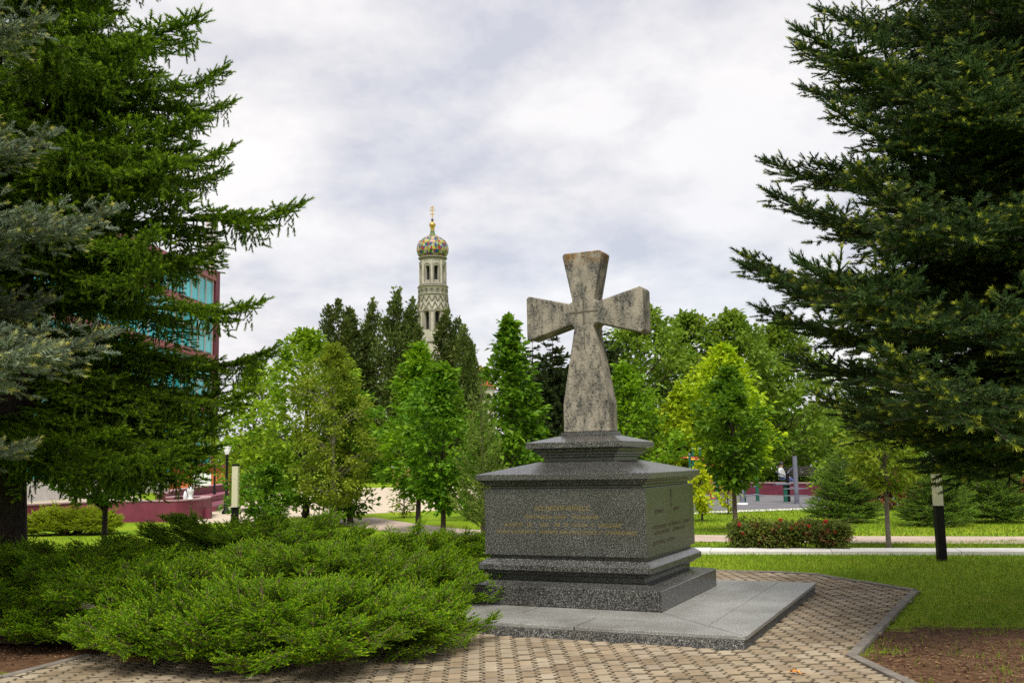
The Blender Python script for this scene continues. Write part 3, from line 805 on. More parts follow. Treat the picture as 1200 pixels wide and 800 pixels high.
def broadleaf(name, label, base, height, cb, rx, leaf, clumps, per, mat, bark, seed, trunk_r=.05, shape='egg', cat="tree", group=None, clump_r=None, stems=1, lean=(0, 0), fill=.55, crownname="crown", fold=.62, ry=None, flat=.6):
    rng_ = np.random.default_rng(seed); r = random.Random(seed)
    root = empty(name, base); tag(root, label, cat, group)
    ch = height - cb
    def prof(t):
        if shape == 'egg': return math.sin(math.pi * (min(1, max(0, t)) ** .75 * .93 + .05)) ** .75
        if shape == 'cone': return (1 - t ** 1.7) ** .9 * min(1, .7 + t * 2.5)
        if shape == 'column': return min(1, .55 + 1.8 * t) * max(.03, 1 - t ** 3) ** .65
        if shape == 'round': return math.sqrt(max(0.02, 1 - (2 * t - 1) ** 2))
        if shape == 'box': return 1.0
        return 1.0
    cs, outs, rr = [], [], []
    cr_ = (clump_r or rx * .26) * (.85 if shape in ('egg', 'round', 'cone') else 1)
    lob = [(r.uniform(0, 6.28), r.uniform(.12, .95), r.uniform(.15, .42)) for _ in range(11)]
    spires = [(0, 0, 1.0, .9)] + [(r.uniform(-.45, .45) * rx, r.uniform(-.4, .4) * rx, r.uniform(.8, .96), r.uniform(.65, .8)) for _ in range(3)]
    for i in range(clumps):
        t = (i + rng_.random()) / clumps
        sp = spires[(i * 7) % 4] if shape == 'column' else (0, 0, 1, 1)
        if shape in ('cone',): t = t ** 1.25
        az = i * 2.39996 + rng_.uniform(-.5, .5)
        rad = prof(t) * rx * sp[3]
        bulge = 1 + sum(k * math.exp(-((t - tt) / .13) ** 2) * max(-.6, math.cos(az - a)) for a, tt, k in lob)
        rho = (fill + (1 - fill) * rng_.random()) if rng_.random() < .8 else rng_.uniform(.1, .6)
        rad2 = max(0.0, rad * bulge * rho - cr_ * (.35 if shape != 'column' else .1))
        z = cb + ch * t * sp[2] - cr_ * .2
        yk = (ry / rx) if ry else 1.0
        kk = min(1.0, t * 3) if shape == 'column' else 0
        p = np.array([math.cos(az) * rad2 + lean[0] * z + sp[0] * kk, math.sin(az) * rad2 * yk + lean[1] * z + sp[1] * kk, z])
        if shape == 'box': p = np.array([rng_.uniform(-rx, rx), rng_.uniform(-(ry or rx), ry or rx), cb + ch * rng_.random() ** .7 - cr_ * .3])
        cs.append(p); o = np.array([math.cos(az), math.sin(az), .25 + (.9 * t if shape != 'column' else 1.6)]); outs.append(o / np.linalg.norm(o)); rr.append(cr_ * rng_.uniform(.5, 1.4) * (1 - .35 * max(0, t - .7) / .3) * ((.5 + .5 * (1 - t) ** .6) if shape == 'column' else 1))
    cs, outs, rr = np.array(cs), np.array(outs), np.array(rr)
    V = leaf_cloud(cs, outs, rr, per, leaf, rng_, flat=flat, w=fold, droop=.35 if shape != 'column' else -.2)
    ct = rng_.random(len(cs)) ** 1.8 * .6
    me_ = mesh_from(crownname, V, np.arange(len(V)).reshape(-1, 3), [mat], attr=np.repeat(np.clip(np.repeat(ct, per) + rng_.normal(0, .12, len(cs) * per), 0, 1), 6))
    link(crownname, me_, root)
    b_ = MB()
    for s_ in range(stems):
        ox, oy = (r.uniform(-.1, .1), r.uniform(-.1, .1)) if stems > 1 else (0, 0)
        top = cb + ch * .88
        zs = [-.04, .04, cb * .5, cb, cb + ch * .3, cb + ch * .6, top]
        b_.tube([(ox + lean[0] * z + .015 * math.sin(z * 2.1 + seed), oy + lean[1] * z + .015 * math.cos(z * 1.7 + seed), z) for z in zs], [trunk_r * k for k in (1.35, 1.15, 1.0, .9, .6, .35, .12)], 8)
    for i in range(0, clumps, max(1, clumps // 34)):
        p = cs[i]; z0 = max(cb * .85, p[2] - .55 * math.hypot(p[0], p[1]) - .1)
        a_ = Vector((lean[0] * z0, lean[1] * z0, z0)); e_ = Vector(p); mid = (a_ + e_) / 2 + Vector((0, 0, .12 * (e_ - a_).length))
        b_.tube([a_, mid, e_], [trunk_r * .32, trunk_r * .2, trunk_r * .06], 4, cap=False)
    b_.build("trunk", bark, root)
    return root
#@@PART2
# ------------------------------------------------------------------ the three large spruces
def gx(u, d, v=600): return at(u, v, d).x
def hz(u, v, d): return at(u, v, d).z - GZ

R_STY = dict(rise=0.0, sag=.17, tip=0.24, droop=0.22, lift=.40, ptip=.34, n=26, nl=.38, w=.105, ang=1.05, lat_max=1.0, lat_k=.44, spread=.42, sh=(.085, .13), sh_step=.045, tw_step=.072, lat_step=.14)
right_br = {4.0: [branch_mesh("dark_spruce_branch", 4.0, R_STY, 20 + i, [M['bark_dark'], M['right_needle']]) for i in range(3)],
            2.2: [branch_mesh("dark_spruce_branch", 2.2, R_STY, 30 + i, [M['bark_dark'], M['right_needle']]) for i in range(2)],
            1.0: [branch_mesh("dark_spruce_branch", 1.0, R_STY, 40, [M['bark_dark'], M['right_needle']])]}
G_STY = dict(rise=0.0, sag=0.26, tip=0.26, droop=0.25, lift=.1, ptip=.6, hang=.24, n=22, nl=.40, w=.135, ang=1.0, lat_max=.9, lat_k=.44, sh=(.085, .125), sh_step=.048, tw_step=.060, lat_step=.13, spread=.36)
green_br = {3.4: [branch_mesh("green_spruce_branch", 3.4, G_STY, 50 + i, [M['bark_dark'], M['green_needle']]) for i in range(3)],
            2.0: [branch_mesh("green_spruce_branch", 2.0, G_STY, 60 + i, [M['bark_dark'], M['green_needle']]) for i in range(2)],
            1.0: [branch_mesh("green_spruce_branch", 1.0, G_STY, 70, [M['bark_dark'], M['green_needle']])]}
B_STY = dict(rise=0.02, sag=.10, tip=0.16, droop=0.18, lift=.35, ptip=.45, n=28, nl=.36, w=.095, ang=1.1, lat_max=.9, sh=(.09, .14), spread=.38, sh_step=.045, tw_step=.072, lat_step=.14)
blue_br = {3.0: [branch_mesh("blue_spruce_branch", 3.0, B_STY, 80 + i, [M['bark_dark'], M['blue_needle']]) for i in range(3)],
           1.6: [branch_mesh("blue_spruce_branch", 1.6, B_STY, 90 + i, [M['bark_dark'], M['blue_needle']]) for i in range(2)]}

def hero_branches(base, pts, el=.0):
    """branches whose tips stand at given pixels, at about the trunk's own distance"""
    out = []
    for (u, v, dd, e_) in pts:
        p = at(u, v, base.y + dd)
        dx, dy = p.x - base.x, p.y - base.y
        reach = math.hypot(dx, dy)
        out.append((p.z - base.z - reach * math.tan(e_) - .05 * reach, math.atan2(dy, dx), reach / math.cos(e_), e_))
    return out
RB = Vector((6.35, 9.9, GZ))
conifer("spruce_tree", "tall dark green spruce with yellow-tipped shoots over bare earth beside the kerb", "spruce", RB, 15.5,
        lambda z: 3.45 if z < 5.2 else max(.3, 3.45 * (15.5 - z) / 10.3), 2.25, right_br, 180, 3, .26, M['bark_dark'],
        hero_branches(RB, [(848, 305, .3, .02), (886, 193, .2, .03), (913, 64, -.2, .04), (950, 10, .3, .02), (890, 370, -.6, -.04), (915, 430, .6, -.05), (945, 140, -.8, 0), (895, 335, 1.2, -.02), (925, 105, 1.0, .02), (905, 230, -1.2, 0), (870, 318, -.8, 0), (940, 30, -1.4, 0), (960, 210, -2.2, 0), (960, 320, -2.6, -.02), (980, 420, -2.4, -.04),
                           (985, 500, .2, -.05), (935, 470, -.3, -.02), (1010, 478, -1.6, -.05), (930, 250, .9, .08), (1000, 90, -1.2, .1), (1040, 516, -.6, -.06), (1100, 505, -1.5, -.06), (1160, 490, -2.0, -.05)]), elev=(-.06, .2), rj=(.68, 1.0), whorl=.52)
GB = Vector((-6.25, 12.3, GZ))
conifer("spruce_tree", "green spruce with hanging curtains of twigs rising behind the juniper bed", "spruce", GB, 15.0,
        lambda z: 2.75 if z < 5 else max(.3, 2.75 * (15.0 - z) / 10.0), 2.1, green_br, 142, 4, .27, M['bark_dark'],
        hero_branches(GB, [(360, 212, 0, .10), (312, 330, -.3, .0), (326, 392, .2, -.05), (292, 442, -.4, -.1), (276, 100, .3, .1), (240, 15, 0, .1), (246, 532, -.3, -.12), (225, 495, -1.0, -.10), (200, 510, -1.6, -.10), (150, 520, -1.8, -.10), (255, 270, -.5, .02), (268, 470, -.2, -.08), (258, 497, .3, -.1), (252, 520, .2, -.1), (262, 455, .8, -.08), (235, 465, 1.0, -.1), (238, 415, .7, -.05), (262, 60, -.4, .05), (272, 150, -.6, .05), (270, 185, .8, .05)]), elev=(-.12, .2), lean=(.012, 0), rj=(.65, 1.0), whorl=.58, skip=lambda z, az, q: 2.7 < z < 4.3 and math.cos(az + .35) > .35 and random.random() < .75)
BB = Vector((-7.1, 8.9, GZ))
conifer("spruce_tree", "blue-grey spruce with pale yellow shoot tips in front of the green spruce", "spruce", BB, 12.0,
        lambda z: 2.75 if z < 4.2 else max(.3, 2.75 * (12.0 - z) / 7.8), 1.75, blue_br, 150, 6, .22, M['bark_dark'],
        hero_branches(BB, [(140, 250, .2, .05), (128, 395, -.2, .0), (75, 430, -.9, -.03), (70, 160, .2, .08), (60, 20, 0, .1), (50, 535, -.3, -.05)]), elev=(-.04, .2), rj=(.65, 1.0), whorl=.3)

# ------------------------------------------------------------------ junipers
J_STY = dict(rise=.10, sag=.10, tip=.14, lat_step=.075, lat_k=.55, lat_max=.32, lat_min=.08, tw_step=.034, tw_k=.5, tw_max=.14, sh_step=.021, sh=(.028, .050), n=12, nl=.50, w=.19, ang=.6, ptip=.55, droop=.12, lift=.6, inner=.25, spread=.35)
jun_me = [branch_mesh("juniper_bough", .75, J_STY, 100 + i, [M['jtwig'], M['juniper']]) for i in range(5)]
dead_me = jun_me[0].copy(); dead_me.materials[1] = leaf_mat('dry_juniper_sprays', (.16, .10, .04), (.30, .20, .07), (.40, .26, .08), .2)
gold_me = []
for q in jun_me[:3]:
    c = q.copy(); c.materials[1] = M['gold_juniper']; gold_me.append(c)
def juniper(label, x, y, a, b_, H, n, seed, meshes=jun_me, scale=1.0, name="juniper_shrub"):
    r = random.Random(seed)
    root = empty(name, (x, y, GZ)); tag(root, label, "juniper", "spreading junipers in the bed" if meshes is jun_me else None)
    mb_ = MB()
    for k in range(7):
        az = k * .9 + r.random(); mb_.tube([(0, 0, -.03), (math.cos(az) * a * .3, math.sin(az) * b_ * .3, H * .35), (math.cos(az) * a * .62, math.sin(az) * b_ * .62, H * .5)], [.03, .022, .010], 6)
    mb_.build("stem", M['bark_dark'], root)
    ph = [r.uniform(0, 6.28) for _ in range(6)]
    for i in range(n):
        rho = math.sqrt((i + r.random()) / n) * r.choice((1, 1, 1, .93)); az = i * 2.39996 + r.uniform(-.3, .3)
        wob = 1 + .10 * math.sin(3 * az + ph[0]) + .07 * math.sin(5 * az + ph[1])
        tx, ty = a * rho * wob * math.cos(az), b_ * rho * wob * math.sin(az)
        nz = .5 * math.sin(2.6 * (tx + x) + ph[2]) * math.sin(3.1 * (ty + y) + ph[3]) + .5 * math.sin(5.2 * (tx + x) + 4.1 * (ty + y) + ph[4])
        tz = H * max(.0, 1 - rho ** 2.4) ** .5 * (1 + .24 * nz) + .07 + .05 * r.random()
        if i % 4 == 3: tz *= .62
        el = (.42 * (1 - rho) + .06 + r.uniform(-.12, .14)) if i % 4 != 3 else r.uniform(-.05, .2)
        azd = math.atan2(math.sin(az) * b_, math.cos(az) * a) + r.uniform(-.55, .55)
        L = .75 * scale * r.uniform(.75, 1.1)
        if rho < .3: L *= .8
        if r.random() < .14: el += .28; L *= 1.15
        o = bpy.data.objects.new("bough", r.choice(meshes) if r.random() > .007 or meshes is not jun_me else dead_me); COL.objects.link(o); o.parent = root
        o.location = (tx - math.cos(azd) * math.cos(el) * L * .85, ty - math.sin(azd) * math.cos(el) * L * .85, max(.03, tz - math.sin(el) * L * .85 - .06 * L))
        if o.data == dead_me: L *= .55
        o.rotation_euler = (r.uniform(-.3, .3), -el, azd); o.scale = (L / .75, L / .75 * r.uniform(.9, 1.2), L / .75)
    return root
juniper("spreading green juniper overhanging the beige pavers and the platform edge", -2.05, 9.0, 1.82, 1.45, .36, 190, 1)
juniper("taller spreading green juniper between the platform and the round lawn trees", -2.3, 11.3, 2.0, 1.5, .52, 180, 2)
juniper("spreading green juniper overhanging the reddish bare soil by the kerb end", -5.0, 11.0, 1.95, 1.5, .60, 190, 3)
juniper("broad mounded juniper at the back of the bed near the yucca", -3.6, 13.3, 2.3, 1.3, .74, 170, 4)
juniper("juniper mound close against the pedestal's hidden side", -1.55, 12.6, 1.05, 1.15, .56, 90, 5)
juniper("low juniper filling the middle of the bed between its larger neighbours", -3.75, 10.0, 1.25, 1.1, .46, 100, 8)
juniper("small dark juniper lying beside the pale concrete strip", -.85, 16.4, .7, .5, .34, 30, 6)
juniper("yellow-green golden juniper in front of the maroon wall", gx(82, 26), 26.0, 1.35, .8, .42, 130, 7, gold_me, 1.15, "golden_juniper")
BED = [gp(85, 760), gp(150, 762), gp(230, 768), gp(300, 760), gp(420, 745), gp(520, 738), gp(560, 728), (-.6, 10.6, 0), (-1.6, 11.2, 0), (-.7, 13.2, 0), (-1.4, 14.3, 0), (-5.4, 14.9, 0), (-6.9, 12.2, 0), (-6.6, 10.0, 0)]
M['mulch'] = plain("bed_soil", (0.085, 0.043, 0.026), 0.95, 0.45, 7, 0.5)
sheet("planting_bed", BED, 0.006, M['mulch'])
# a bare bleached twig sticking out of the juniper
b = MB(); p0 = gp(122, 716, .34)
for k in range(9):
    a_ = 2.6 + .16 * k; e_ = p0 + Vector((math.cos(a_) * .22, math.sin(a_) * .05 - .02, .03 + .018 * (k % 4)))
    b.tube([p0 - Vector((0, 0, .03)), (p0 + e_) / 2 + Vector((0, 0, .02)), e_], [.004, .003, .0012], 4)
tag(b.build("dry_twig", M['twig']), "bleached leafless twig poking out of the juniper above bare soil", "twig")

# yucca
b = MB(); r = random.Random(8); Yp = Vector((gx(103, 15.6), 15.6, GZ))
for k in range(46):
    a_ = r.uniform(0, 6.28); e_ = r.uniform(.35, 1.35); L = r.uniform(.35, .62); d = Vector((math.cos(a_) * math.cos(e_), math.sin(a_) * math.cos(e_), math.sin(e_))); s_ = Vector((-math.sin(a_), math.cos(a_), 0)) * .018
    q = Vector((0, 0, .02)); mid = q + d * L * .5; t_ = q + d * L - Vector((0, 0, .04))
    b.add([q - s_ * .7, q + s_ * .7, mid + s_, t_, mid - s_], [(0, 1, 2, 4), (4, 2, 3)])
yo = empty("yucca_plant", Yp); tag(yo, "dark spiky yucca rising behind the juniper bed", "yucca")
b.build("leaf_blades", plain("yucca_leaf", (.018, .030, .014), .5), yo)
b = MB(); b.tube([(0, 0, -.05), (0, 0, .06)], [.05, .04], 8); b.build("stem", M['bark_dark'], yo)

# ------------------------------------------------------------------ lawn grass, leaf litter
rg = np.random.default_rng(21)
def blades(n, x0, x1, y0, y1, h, w, name, mat, keep):
    X = rg.uniform(x0, x1, n); Y = y0 + (y1 - y0) * rg.random(n) ** 1.25
    ok = np.array([keep(a, c) for a, c in zip(X, Y)]); X, Y = X[ok], Y[ok]
    k = len(X); az = rg.uniform(0, 6.28, k); el = rg.uniform(.75, 1.5, k)
    d = np.stack([np.cos(az) * np.cos(el), np.sin(az) * np.cos(el), np.sin(el)], 1)
    hh = rg.uniform(h * .5, h * 1.3, k)
    T = np.array([[0, -.5, 0], [0, .5, 0], [1, 0, .12]])
    V = place(T, np.stack([X, Y, np.full(k, GZ - .004)], 1), d, np.stack([hh, rg.uniform(w * .7, w * 1.3, k), hh], 1), rg.uniform(0, 6.28, k))
    pt = .5 + .5 * np.sin(1.9 * X + 1.1 * np.sin(2.3 * Y)) * np.sin(2.1 * Y + .9 * np.sin(1.7 * X)); tip = np.repeat((rg.random(k) < .06 + .34 * pt ** 2) * rg.random(k), 3)
    return tag(link(name, mesh_from(name, V, np.arange(len(V)).reshape(-1, 3), [mat], attr=tip)), kind="stuff")
pave_wide = PAVE
def soil_k(x, y):
    return min(math.hypot((x - c.x) / ra, (y - c.y) / rb) for c, ra, rb in SOIL)
def keep_near(x, y):
    if inside((x, y), PAVE): return False
    if inside((x, y), [tuple(p[:2]) for p in BED]): return False
    s_ = soil_k(x, y) + .25 * math.sin(3.1 * x + 1.3) * math.sin(2.7 * y)
    if s_ < .85 and random.random() > (.85 if math.sin(4.3 * x + 2 * math.sin(3.1 * y)) * math.sin(5.1 * y + 1.7 * x) > .72 else .07): return False
    if s_ < 1.2 and random.random() > .45: return False
    t = (x - w0.x) * nw.x + (y - w0.y) * nw.y
    return not (-.02 < t < .66)
g1 = blades(150000, -2.0, 9.6, 6.8, 19.0, .055, .0085, "grass", M['grass'], keep_near)
g1["label"] = "short lawn grass around the paved square"
def keep_far(x, y):
    if inside((x, y), [tuple(p[:2]) for p in PLAYP]): return False
    d = min(((x - q.x) ** 2 + (y - q.y) ** 2) for q in PATHP)
    return d > .9
PLAYP = [gp(806, 600), gp(900, 597), gp(975, 595), gp(1030, 591), (15.5, 38.5), (12.4, 42.5), (10.0, 45.5), (7.0, 47.5), (3.5, 47.5)]
PATHP = smooth_curve([(26, 14.2), (9.5, 19.0), (3.7, 20.95), (-0.9, 23.6), (-3.0, 26.4), (-5.2, 31.2)], 24)
g2 = blades(60000, -1.0, 17.0, 17.6, 34.0, .06, .020, "grass", M['grass'], keep_far)
g2["label"] = "mown lawn between the pinkish path and the playground"
g3 = blades(16000, -14, -5.5, 14.5, 26.0, .06, .018, "grass", M['grass'], lambda x, y: not (16.6 < y < 18.1) and not (abs(x - gx(82, 26)) < 1.6 and abs(y - 26) < 1))
g3["label"] = "lawn in front of the maroon wall"
def near_edge(x, y):
    if not inside((x, y), PAVE): return False
    q = Vector((x, y)); best = 9
    for p_, e_ in list(zip(KERB[1:6], KERB[2:7])) + list(zip(KERB_L, KERB_L[1:])):
        d_ = e_ - p_; k_ = max(0, min(1, (q - p_).dot(d_) / d_.length_squared)); best = min(best, (q - p_ - d_ * k_).length)
    return .05 < best < .05 + .16 * random.random() ** 2 and random.random() < .55
g4 = blades(26000, -4.2, 4.8, 7.2, 14.6, .035, .006, "weeds", M['grass'], near_edge)
g4["label"] = "weeds growing in the joints along the kerb"; g4.location.z = .012
# needles and dry scraps lying on the earth patches
k = 5200; ci = rg.integers(0, len(SOIL), k); az = rg.uniform(0, 6.28, k); rad = np.sqrt(rg.random(k)) * 1.25
X = np.array([SOIL[i][0].x + SOIL[i][1] * q * math.cos(a_) for i, q, a_ in zip(ci, rad, az)]); Y = np.array([SOIL[i][0].y + SOIL[i][2] * q * math.sin(a_) for i, q, a_ in zip(ci, rad, az)])
ok = np.array([not inside((a_, c_), PAVE) for a_, c_ in zip(X, Y)]); X, Y = X[ok], Y[ok]; k = len(X)
th = rg.uniform(0, 6.28, k); d = np.stack([np.cos(th), np.sin(th), rg.uniform(0, .35, k)], 1)
V = place(leaf_T(w=.5), np.stack([X, Y, np.full(k, GZ + .004)], 1), d, rg.uniform(.012, .045, k), rg.normal(0, .4, k))
o = link("leaf_litter", mesh_from("leaf_litter", V, np.arange(len(V)).reshape(-1, 3), [leaf_mat("dry_litter", (.06, .030, .016), (.24, .14, .065), transl=.05)], attr=np.zeros(len(V))))
tag(o, "dry needles and scraps on bare earth", kind="stuff")
# fallen leaf on the pavers
lp = gp(931, 789.5, 0); b = MB()
pts = [(0, -.05), (.028, -.03), (.022, -.005), (.042, .01), (.02, .03), (0, .055), (-.02, .03), (-.042, .012), (-.022, -.005), (-.026, -.03)]
b.add([(0, 0, .022)] + [(x, y, .006 + .5 * abs(x) + .012 * (i % 2)) for i, (x, y) in enumerate(pts)], [(0, 1 + i, 1 + (i + 1) % 10) for i in range(10)])
b.tube([(0, -.05, .008), (.01, -.085, .006)], .0018, 4)
o = b.build("fallen_leaf", plain("orange_leaf", (.55, .22, .035), .6, .3, 40), loc=lp); o.rotation_euler = (0, 0, 1.0)
tag(o, "curled orange leaf lying on the beige pavers", "leaf")

# ------------------------------------------------------------------ bollard lamps, lamp posts
def bollard(base, label):
    root = empty("bollard_lamp", base); tag(root, label, "bollard lamp", "bollard lamps on the lawn")
    s_ = .062
    b_ = MB(); b_.box((0, 0, .40), (2 * s_, 2 * s_, .86)); b_.build("post", M['black'], root, bevel=.006)
    b_ = MB(); b_.box((0, 0, .833), (2 * s_ + .05, 2 * s_ + .05, .012)); b_.build("collar", M['black'], root, bevel=.002)
    b_ = MB(); b_.box((0, 0, .8395 + .41), (2 * s_ - .004, 2 * s_ - .004, .82)); b_.build("lamp_panel", M['cream'], root, bevel=.004)
    b_ = MB(); b_.box((0, 0, 1.66 + .02), (2 * s_ + .004, 2 * s_ + .004, .04)); b_.build("cap", M['black'], root, bevel=.004)
    return root
bollard(gp(1104, 657), "cream and black bollard lamp beside the pale concrete strip under the dark spruce")
bollard(Vector((gx(275.5, 20.3), 20.3, GZ)), "cream and black bollard lamp behind the juniper bed near the maroon wall")
def lamp_post(base, h, label):
    root = empty("lamp_post", base); tag(root, label, "lamp post", "lantern posts on the plaza")
    b_ = MB(); b_.lathe([(.16, -.02), (.16, .08), (.09, .16), (.075, .5), (.055, .55), (.045, h - .55), (.06, h - .5), (.04, h - .45)], 10); b_.build("post", M['black'], root)
    b_ = MB(); b_.lathe([(.07, h - .45), (.17, h - .12), (.15, h - .10)], 8); b_.build("lantern", M['white_glass'], root)
    b_ = MB(); b_.lathe([(.20, h - .10), (.16, h - .05), (.04, h + .03), (.02, h + .10)], 8); b_.build("lantern_cap", M['black'], root)
lamp_post(gp(251, 590), 2.75, "black lantern post standing beside the tiered maroon bench wall")
lamp_post(gp(265, 602), 2.55, "black lantern post with white lantern next to the leafy dark shrub")

# ------------------------------------------------------------------ maroon planter wall and tiered bench, stone wall
def wall_run(pts, z0, z1, t, name, mat, parent, cap=None):
    pts = smooth_curve(pts, 8); L, R = [], []
    for i, p in enumerate(pts):
        q = (pts[min(i + 1, len(pts) - 1)] - pts[max(i - 1, 0)]).normalized(); nn = Vector((-q.y, q.x, 0)); L.append(p + nn * t / 2); R.append(p - nn * t / 2)
    b_ = MB(); ring = L + R[::-1]; k = len(L)
    P = [(q.x, q.y, z) for z in (z0, z1) for q in L] + [(q.x, q.y, z) for z in (z0, z1) for q in R]
    Fc = []
    for i in range(k - 1):
        Fc += [(i, i + 1, k + i + 1, k + i), (2 * k + i + 1, 2 * k + i, 3 * k + i, 3 * k + i + 1), (k + i, k + i + 1, 3 * k + i + 1, 3 * k + i)]
    Fc += [(0, k, 3 * k, 2 * k), (k - 1, 3 * k - 1, 4 * k - 1, 2 * k - 1)]
    b_.add(P, Fc)
    o = b_.build(name, mat, parent)
    return o
A = [Vector((-17.5, 21.0, 0)), gp(40, 616.5), gp(140, 611.8), gp(205, 611), gp(236, 607.5), gp(241, 604.5)]
A = [Vector((p.x, p.y, 0)) for p in A]
tipq = [A[-1] + Vector((-.25, .75, 0)), A[-1] + Vector((-1.3, 1.4, 0)), Vector((-12.0, 35.0, 0))]
mw = empty("garden_wall", (0, 0, 0)); tag(mw, "smooth maroon retaining wall with a rounded end along the lawn", "wall")
wall_run(A + tipq, GZ - .02, .60, .30, "wall_body", M['maroon'], mw)
wall_run(A + tipq, .601, .64, .34, "coping", M['maroon_top'], mw)
b = MB(); q = gp(243, 607.5); b.box((q.x, q.y, .13), (.22, .3, .30)); b.build("plinth", M['maroon'], mw, bevel=.01)
tb = empty("bench_wall", (0, 0, 0)); tag(tb, "tiered maroon bench wall curving away across the plaza", "wall")
B1 = [Vector((-12.35, 35.3, 0)), Vector((-13.2, 38.0, 0)), Vector((-14.3, 44.0, 0)), Vector((-15.6, 55.0, 0)), Vector((-17.0, 64.0, 0))]
wall_run(B1, GZ - .02, .72, .35, "back_tier", M['maroon'], tb); wall_run(B1, .721, .76, .40, "coping", M['maroon_top'], tb)
wall_run([p + Vector((.75, 0, 0)) for p in B1[1:]], GZ - .02, .40, .9, "seat_tier", plain("maroon_seat", (.21, .05, .075), .6, .2, 3), tb)
wall_run([p + Vector((1.6, 0, 0)) for p in B1[1:]], GZ - .02, .16, .7, "step_tier", M['maroon'], tb)
# small pale stone ornament on the wall's end
b = MB(); b.lathe([(.09, 0), (.09, .05), (.05, .08), (.10, .2), (.11, .3), (.06, .40), (.02, .44)], 10); b.lathe([(.06, 0), (.07, .1), (.04, .22), (.01, .27)], 8, c=(-.15, -.03, 0))
oq = at(223, 586, 31.6)
tag(b.build("stone_ornament", plain("pale_ornament", (.62, .63, .66), .7), loc=(oq.x, oq.y, .641)), "small pale grey stone ornament on the rounded maroon wall end", "ornament")
sw = empty("stone_wall", (0, 0, 0)); tag(sw, "low wall of pale rough stone blocks behind the sandy plaza", "wall")
s0, s1 = at(-40, 577, 62), at(208, 563, 76); s0.z = s1.z = 0
dv = (s1 - s0); nb = 26; ang = math.atan2(dv.y, dv.x); r = random.Random(4)
b = MB(); b.box((0, 0, 0), (dv.length / nb - .02, .5, .48)); blk0 = b.build("stone_block", M['stone_wall'], sw, bevel=.03); first = True
for row in range(3):
    for i in range(nb):
        o = blk0 if first else blk0.copy()
        if not first: COL.objects.link(o)
        first = False; o.parent = sw
        c = s0 + dv * ((i + .5 + (.5 if row % 2 else 0)) / nb); o.location = (c.x, c.y, .22 + .5 * row); o.rotation_euler = (0, 0, ang + r.uniform(-.01, .01)); o.scale = (1, r.uniform(.9, 1.15), 1)
b = MB(); c = at(82, 570, 60); b.box((c.x, c.y, .75), (.62, .12, 1.2)); b.box((c.x - .42, c.y, .75), (.1, .12, 1.5), 1)
tag(b.build("notice_board", [M['white_glass'], M['black']]), "small white notice board standing before the pale stone wall", "sign")

# ------------------------------------------------------------------ trees (position pixel, distance, top pixel)
def tree(name, label, u, d, topv, cbv, wpx, leaf, clumps, per, mat, bark, seed, du=0, **kw):
    base = Vector((gx(u, d), d, GZ))
    h = hz(u, topv, d); cb = max(.05, hz(u, cbv, d))
    return broadleaf(name, label, base, h, cb, wpx / 2 / F_PX * d, leaf, clumps, per, mat, bark, seed, **kw)
tree("linden_tree", "full linden with a pointed light green crown beside the plaza", 358, 29.5, 386, 588, 165, .17, 170, 48, M['leaf_linden'], M['bark_dark'], 201, trunk_r=.11, clump_r=.42)
tree("linden_tree", "slim grey-trunked tree with a fine olive green crown in front of the lindens", 391, 27.0, 402, 588, 112, .085, 190, 75, M['leaf_olive'], M['bark_pale'], 202, trunk_r=.085, clump_r=.34)
tree("linden_tree", "small dark-leaved linden with low drooping branches next to the grey trunk", 410, 28.3, 440, 600, 88, .15, 100, 46, M['leaf_deep'], M['bark'], 203, trunk_r=.085, clump_r=.34)
tree("linden_tree", "pale green round tree behind the bollard lamp and dark shrub", 296, 38.0, 420, 580, 90, .20, 110, 46, M['leaf_linden'], M['bark'], 204, trunk_r=.1, clump_r=.5)
tree("shrub", "dense dark leafy shrub beside the cream bollard lamp", 314, 27.5, 545, 613, 74, .12, 90, 45, M['leaf_deep'], M['bark_dark'], 205, trunk_r=.03, stems=4, shape='round', cat="shrub", clump_r=.3)
tree("maple_tree", "bright green young maple on a thin bent trunk beside the path", 490, 24.4, 404, 575, 92, .155, 110, 46, M['leaf_bright'], M['bark_dark'], 206, trunk_r=.06, clump_r=.36, lean=(.012, 0))
tree("maple_tree", "young maple with deep green lower crown growing nearest the pale strip", 519, 21.6, 428, 590, 96, .14, 120, 46, M['leaf_deep'], M['bark_dark'], 207, trunk_r=.055, clump_r=.32, shape='round')
tree("sapling", "small sparse sapling on the lawn island before the beige plaza", 473, 31.0, 545, 603, 42, .10, 34, 26, M['leaf_olive'], M['bark'], 208, trunk_r=.03, clump_r=.22, shape='round')
tree("chestnut_tree", "conical dark green chestnut with pale leaf edges beside the cross", 601, 30.0, 374, 600, 122, .23, 150, 42, M['leaf_deep'], M['bark'], 209, trunk_r=.12, shape='cone', clump_r=.42)
tree("maple_tree", "bright green maple partly hidden behind the pedestal's upper cap", 738, 34.0, 428, 575, 110, .19, 120, 42, M['leaf_bright'], M['bark'], 210, trunk_r=.1, clump_r=.5)
tree("maple_tree", "young dark green maple with thin trunk behind the flowering hedge", 862, 22.0, 432, 566, 82, .135, 125, 44, M['leaf_deep'], M['bark'], 211, trunk_r=.05, clump_r=.3)
tree("young_tree", "thin straight-trunked tree with its crown among the dark spruce branches", 1040, 17.6, 455, 570, 90, .11, 90, 44, M['leaf_olive'], M['bark_pale'], 212, trunk_r=.042, clump_r=.24)
tree("young_tree", "thin dark-trunked maple sapling under the green spruce", 122, 15.6, 515, 585, 100, .12, 46, 30, M['leaf_deep'], M['bark_dark'], 213, trunk_r=.045, clump_r=.2, shape='round')
